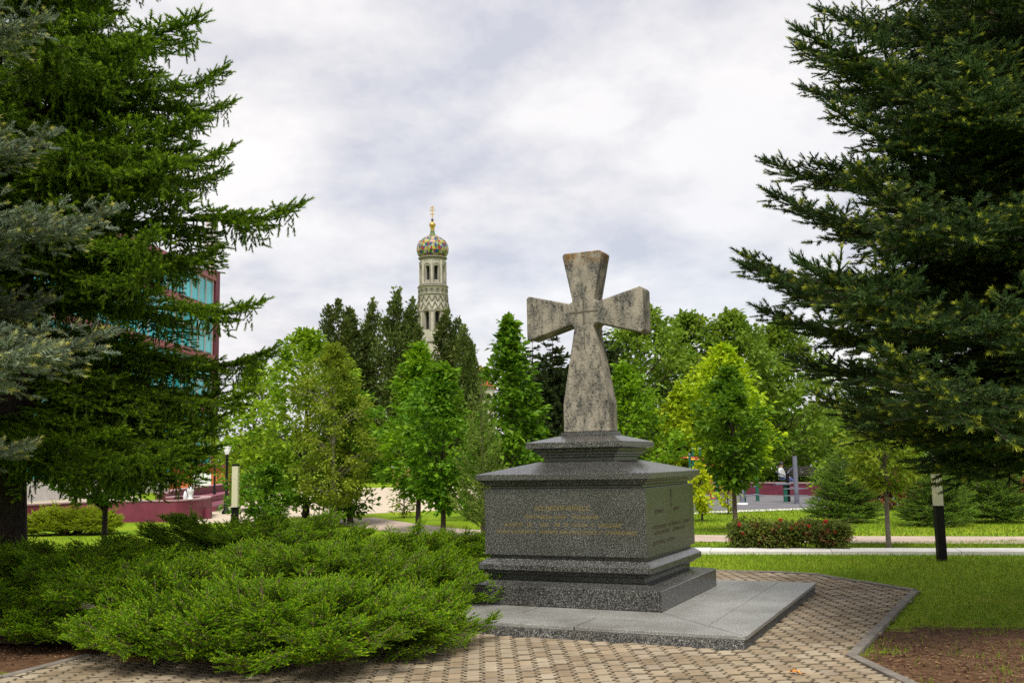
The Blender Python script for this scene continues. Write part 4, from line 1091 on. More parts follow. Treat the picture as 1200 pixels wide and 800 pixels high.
tree("lime_tree", "glowing lime green round tree beyond the playground", 856, 47.0, 404, 560, 108, .26, 170, 46, M['leaf_lime'], M['bark'], 214, trunk_r=.15, clump_r=.75)
tree("lime_tree", "lower lime green tree behind the clipped cypress columns", 803, 49.0, 448, 570, 60, .26, 80, 42, M['leaf_lime'], M['bark'], 215, trunk_r=.13, clump_r=.6)
big = [(757, 62, 360, 165, 'tall loose-crowned tree whose top shows beside the cross arm', 'leaf_far'), (812, 66, 368, 150, 'tall pale green tree standing behind the lime green tree', 'leaf_far'), (868, 64, 366, 150, 'tall rounded tree meeting the dark spruce branches', 'leaf_far'),
       (925, 68, 376, 150, 'tall tree behind the playground mostly hidden by the dark spruce', 'leaf_far'), (700, 70, 420, 70, 'distant green tree seen beside the cross shaft', 'leaf_far')]
for i, (u, d, tv, w, lab, mt) in enumerate(big):
    tree("tall_tree", lab, u, d, tv, 560, w, .36, 260, 46, M[mt], M['bark'], 230 + i, trunk_r=.2, clump_r=.95, group="tall trees beyond the playground")
# columnar cypresses
for i, (u, tv, w, lab) in enumerate(((770, 475, 20, "shortest clipped cypress column, next to the maple"), (786, 455, 24, "middle one of the dark clipped cypress columns"), (806, 470, 22, "dark cypress column standing before the pale lime crown"), (826, 450, 22, "tallest dark cypress column nearest the playground posts"))):
    tree("cypress_tree", lab, u, 50.0, tv, 572, w, .20, 90, 40, M['far_needle'], M['bark_dark'], 250 + i, trunk_r=.1, shape='column', clump_r=.34, cat="cypress", group="clipped cypress columns", fold=.35)
# poplars before the bell tower
for i, (u, tv, w, lab) in enumerate(((396, 350, 46, "slender poplar with a thin bare tip, outermost in the row away from the bell tower"), (413, 366, 34, "short narrow poplar pressed between its two taller neighbours"), (437, 352, 52, "broad dark poplar second along the row from its bare-tipped end"), (467, 339, 50, "tallest poplar of the row, beside the bell tower"),
                                     (485, 352, 34, "poplar touching the bell tower's edge"), (526, 363, 50, "poplar standing alone on the far side of the bell tower"), (546, 385, 36, "low narrow poplar beside the gilded dome"))):
    tree("poplar_tree", lab, u, 92.0 + 2 * (i % 3), tv, 560, w * 1.15, .36, 340, 34, M['leaf_poplar'], M['bark'], 260 + i, trunk_r=.25, shape='column', clump_r=1.0, cat="poplar", group="row of dark poplars", flat=1.5)
# yellow-green young shrubs near the playground
tree("young_shrub", "bushy yellow-green shrub against the pedestal's far edge", 822, 26.5, 541, 598, 38, .10, 60, 34, M['leaf_yellow'], M['bark'], 271, trunk_r=.03, cat="shrub", clump_r=.2)
tree("young_shrub", "sparse spindly yellow-green sapling before the playground", 853, 29.5, 543, 596, 24, .10, 26, 26, M['leaf_yellow'], M['bark'], 272, trunk_r=.022, cat="shrub", clump_r=.16)
# greenery beyond the small spruces
for i, (u, d, tv, w, mt, lab, hgt) in enumerate(((1003, 36, 522, 70, 'leaf_linden', "yellowish green rounded shrub behind the first small spruce", 590), (1135, 33, 540, 80, 'leaf_bright', "bright green leafy shrub between the two small spruces", 600), (1085, 40, 535, 60, 'leaf_linden', "pale green shrub behind the bollard lamp", 592), (1200, 34, 535, 80, 'leaf_bright', "bright green shrub beyond the outermost small spruce", 598), (1245, 38, 520, 80, 'leaf_linden', "tall pale green shrub past the row of small spruces", 592))):
    tree("shrub", lab, u, d, tv, hgt, w, .16, 90, 40, M[mt], M['bark'], 280 + i, trunk_r=.04, stems=3, shape='round', cat="shrub", clump_r=.42)
# young pine beside the pedestal
P_STY = dict(rise=.25, tip=.25, lat_step=.22, lat_k=.35, lat_max=.35, tw_step=.12, tw_max=.15, sh_step=.07, sh=(.10, .16), n=26, nl=.55, w=.055, ang=.9, ptip=.55, droop=.02, lift=.8)
pine_br = {1.1: [branch_mesh("pine_branch", 1.1, P_STY, 120 + i, [M['bark'], M['pine_needle']]) for i in range(3)]}
PB = Vector((gx(566, 19.5), 19.5, GZ))
conifer("pine_tree", "young light green pine with upright candles beside the pedestal", "pine", PB, hz(580, 448, 19.5), lambda z: .25 + .62 * max(.05, 1 - z / 3.6), .35, pine_br, 54, 9, .05, M['bark'], elev=(.15, .9))
# small spruces on the lawn
S_STY = dict(rise=.05, tip=.06, lat_step=.16, lat_k=.6, lat_max=.4, tw_step=.09, tw_max=.16, sh_step=.07, sh=(.08, .12), n=16, nl=.28, w=.10, ang=.85, ptip=.5, droop=.08, lift=.1)
small_br = {.8: [branch_mesh("young_spruce_branch", .8, S_STY, 130 + i, [M['bark'], M['small_needle']]) for i in range(3)]}
for i, (u, v, rr_, hh_, lab) in enumerate(((991, 612, .95, 2.05, "small bushy spruce behind the end of the flowering hedge"), (1096, 616, .90, 1.8, "small spruce standing behind the bollard lamp"), (1168, 612, .90, 2.0, "small spruce farthest along the lawn from the playground"))):
    conifer("small_spruce", lab, "spruce", gp(u, v), hh_, (lambda R_, H_: lambda z: max(.12, R_ * (1 - (z / H_) ** 1.9)))(rr_, hh_), .06, small_br, 120, 300 + i, .035, M['bark'], elev=(.02, .7), group="small spruces on the lawn")
# dark spruces behind the cross
F_STY = dict(rise=-.05, sag=.1, tip=.1, lat_step=.40, lat_k=.5, lat_max=.9, tw_step=.2, tw_max=.45, sh_step=.16, sh=(.3, .5), n=20, nl=.45, w=.26, ang=.8, ptip=.2, droop=.4, inner=.04)
far_br = {2.4: [branch_mesh("far_spruce_branch", 2.4, F_STY, 140 + i, [M['bark_dark'], M['far_needle']]) for i in range(3)], 1.2: [branch_mesh("far_spruce_branch", 1.2, F_STY, 150, [M['bark_dark'], M['far_needle']])]}
for i, (u, d, tv, lab) in enumerate(((628, 62, 392, "dark spruce behind the chestnut under the cross arm"), (652, 54, 384, "dark spruce rising directly behind the cross shaft"), (712, 56, 376, "dark spruce with open tiered top between the cross and the tall trees"))):
    H_ = hz(u, tv, d)
    conifer("dark_spruce", lab, "spruce", Vector((gx(u, d), d, GZ)), H_, (lambda H2: lambda z: max(.4, 2.5 * (1 - z / H2) ** .7))(H_), .8, far_br, 130, 310 + i, .16, M['bark_dark'], elev=(-.15, .2), group="dark spruces behind the cross")
# row of trees closing the view
rr = random.Random(77)
far_labels = ["far pale green tree past the lit playground lawn", "far tree above the parked cars", "far tree closing the view behind the stone wall", "far tree behind the beige plaza"]
for i, u in enumerate((-60, 20, 110, 190, 300, 350, 455, 560, 640, 700, 790, 850, 905, 960, 1020, 1080, 1140, 1200, 1270)):
    d = 105 + rr.uniform(-6, 14); tv = rr.uniform(455, 490) if u > 600 else rr.uniform(490, 515)
    lab = far_labels[2] if u < 250 else far_labels[3] if u < 600 else far_labels[1] if u < 900 else far_labels[0]
    tree("far_tree", lab, u, d, tv, 545, 100, .55, 110, 36, M['leaf_far'] if i % 3 else M['leaf_deep'], M['bark'], 400 + i, trunk_r=.3, clump_r=1.5, group=lab)

# flowering hedge
hb_, he_ = gp(858, 645.5), gp(1007, 647)
hc = (hb_ + he_) / 2 + Vector((0, .35, 0))
hd = broadleaf("flowering_hedge", "low clipped reddish green hedge with red blossoms beside the pale strip", hc, .50, .10, 1.0, .055, 300, 55, M['leaf_hedge'], M['bark'], 501, trunk_r=.02, shape='box', cat="hedge", clump_r=.13, stems=8, fill=.2, crownname="foliage", ry=.36, flat=.8)
hd.rotation_euler = (0, 0, math.atan2(he_.y - hb_.y, he_.x - hb_.x))
rn = np.random.default_rng(5)
c = rn.uniform((-.95, -.34, .16), (.95, .30, .52), (34, 3)); c[:, 1] = np.where(rn.random(34) < .6, -.33, c[:, 1])
V = leaf_cloud(c, np.tile(np.array([[0, -.5, .5]]), (34, 1)), np.full(34, .07), 14, .05, rn)
link("red_leaf_sprays", mesh_from("red_leaf_sprays", V, np.arange(len(V)).reshape(-1, 3), [M['leaf_red']], attr=np.zeros(len(V))), hd)
V = leaf_cloud(np.zeros((1, 3)), np.array([[0, 0, 1.0]]), np.array([.035]), 22, .035, rn, flat=.8, w=.9)
bl_me = mesh_from("blossom", V, np.arange(len(V)).reshape(-1, 3), [M['petal']], attr=np.zeros(len(V)))
for i in range(11):
    o = bpy.data.objects.new("blossom", bl_me); COL.objects.link(o); o.parent = hd
    o.location = (rr.uniform(-.9, .95), rr.choice((-.36, -.38, -.30, -.1)), rr.uniform(.22, .54)); s_ = rr.uniform(.5, .9); o.scale = (s_, s_, s_)
# dark red hedges further off
for i, (u, v, w, h, lab) in enumerate(((1046, 597, 1.15, 1.0, "dark red leafed hedge block behind the thin straight trunk"), (1172, 590, 1.6, .9, "dark red leafed hedge behind the outermost small spruce"), (1075, 580, 1.2, 1.1, "reddish shrub glimpsed beyond the dark red hedge block"))):
    p = gp(u, v)
    broadleaf("red_hedge", lab, p, h, .10, w, .12, 90, 40, M['leaf_red'], M['bark'], 510 + i, trunk_r=.03, shape='box', cat="hedge", clump_r=.3, stems=4, fill=.2, crownname="foliage", ry=.6)
#@@PART3
# ------------------------------------------------------------------ playground
def pole_h(u, v0, v1, d): return at(u, v0, d).z - at(u, v1, d).z
def bar(b_, p, q, r_=.03, mi=0): b_.tube([p, q], r_, 8, mi)
fr = empty("climbing_frame", Vector((gx(826, 41), 41, GZ))); tag(fr, "climbing frame of green posts with red rails and yellow joints", "climbing frame")
def L_(u, v, d): return at(u, v, d) - fr.location
for (u, vt, d) in ((808, 533, 41), (811.5, 526, 44), (820, 526, 44), (839, 544, 40), (847.5, 544, 42)):
    b = MB(); p = L_(u, vt, d); bar(b, (p.x, p.y, .0), p, .05); b.build("post", M['green_metal'], fr)
    b = MB(); b.lathe([(.052, 0), (.05, .04), (.02, .07)], 8, c=p); b.build("post_cap", M['grey_metal'], fr)
for (u0, v0, u1, v1, d, mt) in ((796, 536, 820, 536, 42, 'red_metal'), (812, 538, 832, 537.5, 42, 'red_metal'), (832.5, 537.5, 833, 584, 41, 'red_metal'), (826, 544.5, 848, 544.5, 41, 'red_metal'), (829, 577, 836, 576, 41, 'red_metal'), (832, 583.5, 842, 583.5, 41, 'red_metal'), (846, 563, 860, 562, 42, 'red_metal'), (850, 567, 859, 567, 42, 'green_metal')):
    b = MB(); bar(b, L_(u0, v0, d), L_(u1, v1, d), .032); b.build("rail", M[mt], fr)
for (u, v, d) in ((807, 536, 41.9), (812, 538, 41.9), (847, 544.5, 40.9), (842, 583.5, 40.9)):
    b = MB(); p = L_(u, v, d); bar(b, p - Vector((.08, 0, 0)), p + Vector((.08, 0, 0)), .045); b.build("joint", M['yellow_metal'], fr)
em = empty("exercise_machine", gp(870, 591)); tag(em, "grey exercise post on a white foot next to a green post", "exercise machine")
b = MB(); b.tube([(0, 0, .05), (0, 0, 1.25)], .09, 10); b.build("post", M['grey_metal'], em)
b = MB(); b.lathe([(.2, 0), (.2, .05), (.1, .07)], 12); b.build("foot_plate", M['white_glass'], em)
b = MB(); b.tube([(.08, .02, .30), (.5, .05, .34), (.75, .05, .30)], .025, 6); b.tube([(.08, .02, .6), (.5, .05, .62)], .025, 6); b.build("handle", M['grey_metal'], em)
b = MB(); b.tube([(.13, .15, 0), (.13, .15, 1.0)], .045, 8); b.build("side_post", M['green_metal'], em)
gp_ = empty("sign_post", gp(888, 587)); tag(gp_, "single green post on the grey playground surface", "post")
b = MB(); b.tube([(0, 0, 0), (0, 0, 1.5)], .07, 8); b.build("post", M['green_metal'], gp_); b = MB(); b.lathe([(.09, 1.5), (.07, 1.56), (.01, 1.6)], 8); b.build("cap", M['yellow_metal'], gp_)
ex = empty("exercise_machine", gp(934, 590)); tag(ex, "tall grey exercise post with round foot rails and black seats", "exercise machine")
b = MB(); b.tube([(0, 0, 0), (0, 0, 1.66)], .085, 10); b.build("post", M['grey_metal'], ex)
for zz in (.28, .52):
    b = MB(); ring = [(.42 * math.cos(k * .3142), .30 * math.sin(k * .3142) + .1, zz) for k in range(21)]; b.tube(ring, .014, 6, cap=False); b.build("foot_rail", M['grey_metal'], ex)
ex2 = empty("exercise_machine", gp(921, 588)); tag(ex2, "green and black stepping machine beside the tall grey post", "exercise machine")
b = MB(); b.tube([(0, 0, 0), (0, 0, .62)], .08, 8); b.build("foot", M['green_metal'], ex2)
b = MB(); b.tube([(.13, .1, 0), (.13, .1, 1.05)], .07, 8); b.build("post", M['black'], ex2)
b = MB(); b.box((-.1, 0, .66), (.55, .35, .07)); b.box((.3, .1, .50), (.4, .3, .05)); b.build("pedal", M['grey_metal'], ex2, bevel=.01)
b = MB(); b.tube([(.1, .1, 1.0), (.35, .1, 1.25), (.33, -.2, 1.3)], .028, 6); b.tube([(.13, .1, .9), (-.3, .05, 1.1), (-.34, -.2, 1.12)], .028, 6); b.build("handlebar", M['grey_metal'], ex2)
pw = empty("playground_wall", (0, 0, 0)); tag(pw, "low curved maroon wall with pale coping around the playground", "wall")
PW_ = [Vector(q) for q in ((2.0, 47.5, 0), (6.5, 48.0, 0), (9.6, 46.2, 0), (12.2, 42.9, 0), (15.0, 39.4, 0), (19.5, 37.0, 0))]
wall_run(PW_, GZ - .02, .47, .3, "wall_body", M['maroon'], pw); wall_run(PW_, .471, .52, .36, "coping", M['maroon_top'], pw)

# a person sitting on the low wall
def person(loc, rz):
    J = {0: (0, 0, .10), 1: (0, .02, .32), 2: (0, .02, .50), 3: (0, .0, .60), 4: (0, -.03, .70), 5: (0, -.04, .80),
         6: (.10, -.04, .09), 7: (.11, -.46, .10), 8: (.11, -.48, -.33), 9: (.12, -.60, -.36), 10: (-.10, -.04, .09), 11: (-.13, -.45, .12), 12: (-.12, -.44, -.32), 13: (-.13, -.56, -.36),
         14: (.19, .0, .50), 15: (.25, -.06, .26), 16: (.16, -.28, .17), 17: (.13, -.36, .16), 18: (-.19, .0, .50), 19: (-.25, -.06, .26), 20: (-.16, -.28, .18), 21: (-.13, -.36, .17)}
    R_ = {0: .14, 1: .13, 2: .13, 3: .055, 4: .095, 5: .08, 6: .10, 7: .065, 8: .042, 9: .035, 10: .10, 11: .065, 12: .042, 13: .035, 14: .06, 15: .045, 16: .035, 17: .03, 18: .06, 19: .045, 20: .035, 21: .03}
    E_ = [(0, 1), (1, 2), (2, 3), (3, 4), (4, 5), (0, 6), (6, 7), (7, 8), (8, 9), (0, 10), (10, 11), (11, 12), (12, 13), (2, 14), (14, 15), (15, 16), (16, 17), (2, 18), (18, 19), (19, 20), (20, 21)]
    me_ = bpy.data.meshes.new("body"); me_.from_pydata([J[i] for i in range(22)], E_, [])
    o = link("person", me_, None, loc); o.rotation_euler = (0, 0, rz)
    sk = o.modifiers.new("skin", 'SKIN')
    for i, sv in enumerate(me_.skin_vertices[0].data): sv.radius = (R_[i], R_[i]); sv.use_root = (i == 0)
    o.modifiers.new("sub", 'SUBSURF').levels = 2
    dg = bpy.context.evaluated_depsgraph_get(); ev = o.evaluated_get(dg)
    nm = bpy.data.meshes.new_from_object(ev); o.modifiers.clear(); o.data = nm
    nm.materials.clear()
    for q in (plain("blue_jeans", (.05, .07, .20), .8), plain("pale_shirt", (.45, .46, .50), .8), plain("skin", (.42, .25, .18), .6), plain("white_shoe", (.65, .65, .65), .6)): nm.materials.append(q)
    for f in nm.polygons:
        c = f.center
        f.material_index = 3 if c.z < -.28 else 0 if (c.z < .20 and not (abs(c.x) > .09 and c.y < -.2 and c.z > .16)) else 2 if (c.z > .60 or c.y < -.30) else 1
        f.use_smooth = True
    b_ = MB(); b_.lathe([(.101, .72), (.108, .78), (.085, .87), (.02, .90)], 10, c=(0, -.02, 0)); b_.build("hair", plain("dark_hair", (.02, .014, .01), .6), o)
    return o
pp = at(916, 566, 45.6)
tag(person((pp.x, pp.y, .53), .9), "person in blue jeans and pale shirt sitting on the low playground wall", "person")
# benches behind the playground
def bench(loc, rz, label):
    root = empty("park_bench", loc, rz); tag(root, label, "bench", None)
    dk = plain("dark_bench_wood", (.035, .028, .03), .6)
    for k in range(3):
        b_ = MB(); b_.box((0, -.18 + .18 * k, .46), (2.2, .15, .05)); b_.build("seat_slat", dk, root, bevel=.006)
    for k in range(3):
        b_ = MB(); b_.box((0, .30, .62 + .17 * k), (2.2, .04, .13)); b_.build("back_slat", dk, root, bevel=.006)
    for s_ in (-.9, .9):
        b_ = MB(); b_.box((s_, 0, .20), (.12, .5, .46)); b_.box((s_, .34, .62), (.10, .03, .8)); b_.build("leg", M['black'], root)
bench((at(940, 556, 62).x, 62, GZ), .1, "dark park bench on the lawn behind the tall grey exercise post")

# parked cars beyond the lawn
def car(u, d, rz, col, label):
    root = empty("parked_car", Vector((gx(u, d), d, GZ)), rz); tag(root, label, "car", "cars parked beyond the park")
    paint = plain("car_paint", col, .3, .03, 2)
    prof_ = [(-2.1, .35), (-2.12, .75), (-1.95, .88), (-1.15, .95), (-.55, 1.40), (.75, 1.45), (1.55, 1.02), (2.0, .95), (2.12, .70), (2.08, .35)]
    b_ = MB(); k = len(prof_); wd = lambda z: .86 if z < .96 else .70
    b_.add([(x, -wd(z), z) for x, z in prof_] + [(x, wd(z), z) for x, z in prof_], [tuple(range(k - 1, -1, -1)), tuple(range(k, 2 * k))] + [(i, (i + 1) % k, k + (i + 1) % k, k + i) for i in range(k)])
    b_.build("body", paint, root, bevel=.05, seg=3)
    gl = M['car_glass'] if 'car_glass' in M else M.setdefault('car_glass', plain("dark_glass", (.015, .018, .022), .1, .1, 3))
    for s_ in (-1, 1):
        for (x0, x1, x2, x3) in ((-.95, -.05, -.05, -.48), (.03, 1.15, .62, .03)):
            b_ = MB(); P = [(x0, s_ * .872, 1.0), (x1, s_ * .872, 1.0), (x2, s_ * .725, 1.36), (x3, s_ * .725, 1.36)]
            b_.add(P, [(0, 1, 2, 3) if s_ < 0 else (3, 2, 1, 0)]); b_.build("window", gl, root)
        for x in (-1.3, 1.3):
            b_ = MB(); b_.tube([(x, s_ * .70, .32), (x, s_ * .88, .32)], .32, 16); w_ = b_.build("wheel", M['black'], root)
            b_ = MB(); b_.tube([(x, s_ * .885, .32), (x, s_ * .892, .32)], .19, 12); b_.build("rim", M['grey_metal'], w_)
    b_ = MB(); b_.add([(-1.12, -.62, 1.0), (-1.12, .62, 1.0), (-.62, .58, 1.385), (-.62, -.58, 1.385)], [(0, 3, 2, 1)]); b_.build("windscreen", gl, root)
car(843, 84, .05, (.68, .68, .70), "white car parked beyond the climbing frame")
car(897, 86, .0, (.60, .61, .64), "silver white car parked behind the person on the wall")
car(968, 80, -.1, (.55, .58, .62), "pale grey car parked past the open lawn")
car(1150, 74, -.1, (.66, .66, .66), "white car parked beyond the dark red hedge")
ribbon("road", [(4, 84), (15, 86), (30, 82), (60, 72)], 6.0, GZ + .006, plain("asphalt", (.06, .06, .065), .9))
ribbon("path", [(16, 52), (22, 57), (40, 60)], 1.6, GZ + .006, M['pale_concrete'])

# ------------------------------------------------------------------ bell tower
TD = 172.0
tw = empty("bell_tower", Vector((gx(508, TD, 400), TD, GZ))); tag(tw, "pale stone bell tower with a multicoloured onion dome and gilded cross", "bell tower")
def tz(v): return hz(508, v, TD)
def tr_(px): return px / F_PX * TD * 1.0
stone = plain("tower_stone", (.40, .37, .315), .85, .22, .9); stone_d = plain("tower_trim", (.20, .18, .15), .85, .15, 2); dark = plain("opening_shade", (.03, .028, .028), .9)  # last one: near-black colour painted in for the shade inside openings
def arcade(z0, z1, R, nA, wfrac, h0, h1, thick, name):
    """ring wall with nA round-headed openings"""
    b_ = MB(); step = 2 * math.pi / nA
    pt = lambda th, z, r_: (r_ * math.cos(th), r_ * math.sin(th), z)
    for i in range(nA):
        c = i * step + step / 2; hw = step * wfrac / 2; rz_ = hw * R
        inner = [(c - hw, h0)] + [(c - hw * math.cos(a_), h1 + rz_ * math.sin(a_)) for a_ in [k * math.pi / 8 for k in range(9)]] + [(c + hw, h0)]
        outer = [(c - step / 2, z0)] + [(c - step / 2 + step * k / 8, z1) for k in range(9)] + [(c + step / 2, z0)]
        k = len(inner)
        for r_, flip in ((R, False), (R - thick, True)):
            P = [pt(*q, r_) for q in inner + outer]
            Fc = [(j, j + 1, k + j + 1, k + j) for j in range(k - 1)] + [(0, k, 2 * k - 1, k - 1)]
            b_.add(P, [f[::-1] for f in Fc] if not flip else Fc)
        P = [pt(*q, R) for q in inner] + [pt(*q, R - thick) for q in inner]
        b_.add(P, [(j + 1, j, k + j, k + j + 1) for j in range(k - 1)])
    return b_.build(name, stone, tw)
R0, R1, R2 = tr_(17.3), tr_(14.6), tr_(19.3)
b = MB(); b.lathe([(R0 * 1.22, 0), (R0 * 1.22, tz(420)), (R0 * 1.08, tz(414)), (R0 * 1.08, tz(402))], 8, phase=.39, smooth=False); b.build("shaft", stone, tw)
arcade(tz(402), tz(356), R0 * 1.04, 8, .50, tz(388), tz(369), .7, "belfry_arcade")
b = MB(); b.lathe([(R0 * .62, tz(402)), (R0 * .62, tz(356))], 16); b.build("belfry_shade_core", dark, tw)  # near-black cylinder added as the shade seen through the belfry arches
b = MB(); b.lathe([(R0 * .98, tz(356)), (R0 * 1.0, tz(337)), (R0 * 1.03, tz(336.6))], 24); b.build("ornament_drum", stone, tw)
for v_, rr_ in ((303, 1.10), (402, 1.08), (366, 1.06), (337, 1.05), (346.5, 1.03), (335.3, .98), (304.5, 1.0)):
    b = MB(); q_ = (R0 if v_ > 320 else R1) * rr_ * (1.06 if v_ < 320 else 1); b.lathe([(q_ * .97, tz(v_ + .9)), (q_ * 1.02, tz(v_ + .3)), (q_ * 1.02, tz(v_ - .3)), (q_ * .97, tz(v_ - .9))], 24); b.build("cornice", stone_d, tw)
for i in range(16):
    th = i * math.pi / 8; b = MB(); zc = tz(341.8)
    ring = [(R0 * 1.005 * math.cos(th + .14 * math.cos(k * .6283)), R0 * 1.005 * math.sin(th + .14 * math.cos(k * .6283)), zc + .36 * math.sin(k * .6283)) for k in range(11)]
    b.tube(ring, .06, 5, cap=False); b.build("rosette", stone_d, tw)
    b = MB(); b.lathe([(.15, -.05), (.15, .06)], 8, c=(0, 0, 0)); o = b.build("rosette_shade_disc", dark, tw, loc=(R0 * .995 * math.cos(th), R0 * .995 * math.sin(th), zc)); o.rotation_euler = (0, math.pi / 2, th)  # near-black disc, a hole's shade put in as colour
    b = MB(); z_ = [tz(348), tz(355), tz(348)]; a0 = th - math.pi / 16
    b.tube([(R0 * 1.075 * math.cos(a0 + k * math.pi / 16), R0 * 1.075 * math.sin(a0 + k * math.pi / 16), (tz(356), tz(363.5), tz(356))[k]) for k in range(3)], .09, 5); b.build("zigzag_band", stone_d, tw); b = MB()
    b.tube([(R0 * 1.02 * math.cos(a0 + k * math.pi / 16), R0 * 1.02 * math.sin(a0 + k * math.pi / 16), z_[k]) for k in range(3)], .09, 5); b.build("zigzag_band", stone_d, tw)
arcade(tz(335), tz(303), R1, 8, .5, tz(330), tz(315.5), .55, "lantern_arcade")
b = MB(); b.lathe([(R1 * .60, tz(335)), (R1 * .60, tz(303))], 16); b.build("lantern_shade_core", dark, tw)  # near-black cylinder, painted shade behind the lantern arches
for i in range(8):
    th = i * math.pi / 4; b = MB(); b.tube([(R1 * 1.03 * math.cos(th), R1 * 1.03 * math.sin(th), tz(334)), (R1 * 1.03 * math.cos(th), R1 * 1.03 * math.sin(th), tz(307))], .20, 8); b.build("column", stone, tw)
for i in range(8):
    c_ = i * math.pi / 4 + math.pi / 8
    for (R_, hw_, zb, zs) in ((R1 * 1.015, math.pi / 8 * .62, tz(331), tz(314)), (R0 * 1.055, math.pi / 8 * .66, tz(389), tz(368))):
        b = MB(); b.tube([(R_ * math.cos(c_ - hw_), R_ * math.sin(c_ - hw_), zb)] + [(R_ * math.cos(c_ - hw_ * math.cos(a_)), R_ * math.sin(c_ - hw_ * math.cos(a_)), zs + hw_ * R_ * math.sin(a_)) for a_ in [k * math.pi / 8 for k in range(9)]] + [(R_ * math.cos(c_ + hw_), R_ * math.sin(c_ + hw_), zb)], .10, 5); b.build("arch_moulding", stone_d, tw)
for i in range(16):
    th = i * math.pi / 8; b = MB(); b.tube([(R0 * 1.2 * math.cos(th), R0 * 1.2 * math.sin(th), 1.0), (R0 * 1.2 * math.cos(th), R0 * 1.2 * math.sin(th), tz(421))], .16, 6); b.build("rib", stone_d, tw)
# onion dome of coloured tiles: diamond-laid facets, each a real face
cols = [(.20, .18, .06), (.02, .04, .20), (.26, .022, .025), (.03, .11, .03), (.38, .32, .05), (.30, .30, .24)]
dm = [plain("dome_tile", c_, .3, .1, 4) for c_ in cols]
dprof = [(R1 * .98, 302), (tr_(17.3), 299.5), (tr_(19.0), 295.5), (tr_(19.2), 291.5), (tr_(18.4), 287.2), (tr_(16.2), 283.2), (tr_(12.4), 280), (tr_(8.2), 277.8), (tr_(4.6), 276), (tr_(2.9), 273.5), (tr_(2.3), 270)]
nS = 34; b = MB(); rings = []
for k, (r_, v_) in enumerate(dprof): rings.append([(r_ * math.cos(2 * math.pi * (j + .5 * (k % 2)) / nS), r_ * math.sin(2 * math.pi * (j + .5 * (k % 2)) / nS), tz(v_)) for j in range(nS)])
seqs = {0: [0, 4, 0, 5], 1: [1, 3], 2: [4, 2], 3: [3, 1], 4: [2, 4]}
for k in range(len(dprof) - 1):
    for j in range(nS):
        A_, B_ = rings[k], rings[k + 1]; s_ = k % 2
        up_ = (A_[j], A_[(j + 1) % nS], B_[(j + s_) % nS]); dn_ = (B_[(j + s_) % nS], A_[(j + 1) % nS], B_[(j + 1 + s_) % nS]) if s_ == 0 else (B_[(j + 1) % nS], A_[(j + 1) % nS], B_[(j + 2) % nS])
        b.add(up_, [(0, 1, 2)], (k * 3 + j * 2) % 6 if k < 8 else 3); b.add(dn_, [(0, 1, 2)], (k * 2 + j * 5 + 1) % 6 if k < 8 else 0)
b.build("onion_dome", dm, tw)
b = MB(); b.lathe([(tr_(2.4), tz(270)), (tr_(2.6), tz(266)), (tr_(3.9), tz(264.5)), (tr_(3.9), tz(262.5)), (tr_(2.2), tz(261)), (tr_(1.0), tz(259.5))], 12); b.build("dome_neck", M['gold'], tw)
b = MB(); b.lathe([(.02, tz(259.6)), (.22, tz(258.6)), (.25, tz(257.6)), (.15, tz(256.4)), (.02, tz(256))], 10); b.build("orb", plain("dark_orb", (.03, .03, .06), .3), tw)
b = MB(); b.box((0, 0, (tz(256.3) + tz(241)) / 2), (.15, .12, tz(241) - tz(256.3))); b.box((0, 0.01, tz(246.5)), (1.1, .13, .15)); b.box((0, .01, tz(243.6)), (.65, .13, .15)); b.box((0, .01, tz(251)), (.8, .13, .15)); b.build("gilded_cross", M['gold'], tw)
# church roof and gilded dome glimpsed beside the tower
ch = empty("church", Vector((gx(563, 165, 430), 165, GZ))); tag(ch, "church with red roof and gilded dome glimpsed between poplar and chestnut", "church")
cz = lambda v: hz(563, v, 165)
b = MB(); b.box((-.3, 0, cz(455) / 2), (5, 8, cz(455))); b.build("wall", stone, ch)
b = MB(); zr, zt = cz(455) + .01, cz(444); b.add([(-3, -4.5, zr), (2.6, -4.5, zr), (2.6, 4.5, zr), (-3, 4.5, zr), (-1.2, 0, zt), (.8, 0, zt)], [(0, 1, 5, 4), (1, 2, 5), (2, 3, 4, 5), (3, 0, 4), (3, 2, 1, 0)]); b.build("roof", M['red_roof'], ch)
b = MB(); b.lathe([(1.4, cz(448)), (1.4, cz(441)), (1.75, cz(438)), (1.5, cz(434.5)), (.6, cz(431.5)), (.1, cz(428))], 20); b.build("dome", M['gold'], ch)

# ------------------------------------------------------------------ glass building behind the spruces
E0 = at(251, 420, 82); E0.z = GZ
fd = Vector((-.075, -1, 0)).normalized()                          # along the facade, towards the viewer
bl = empty("glass_building", E0, math.atan2(fd.y, fd.x)); tag(bl, "turquoise glass building with maroon bands and corner behind the green spruce", "building")
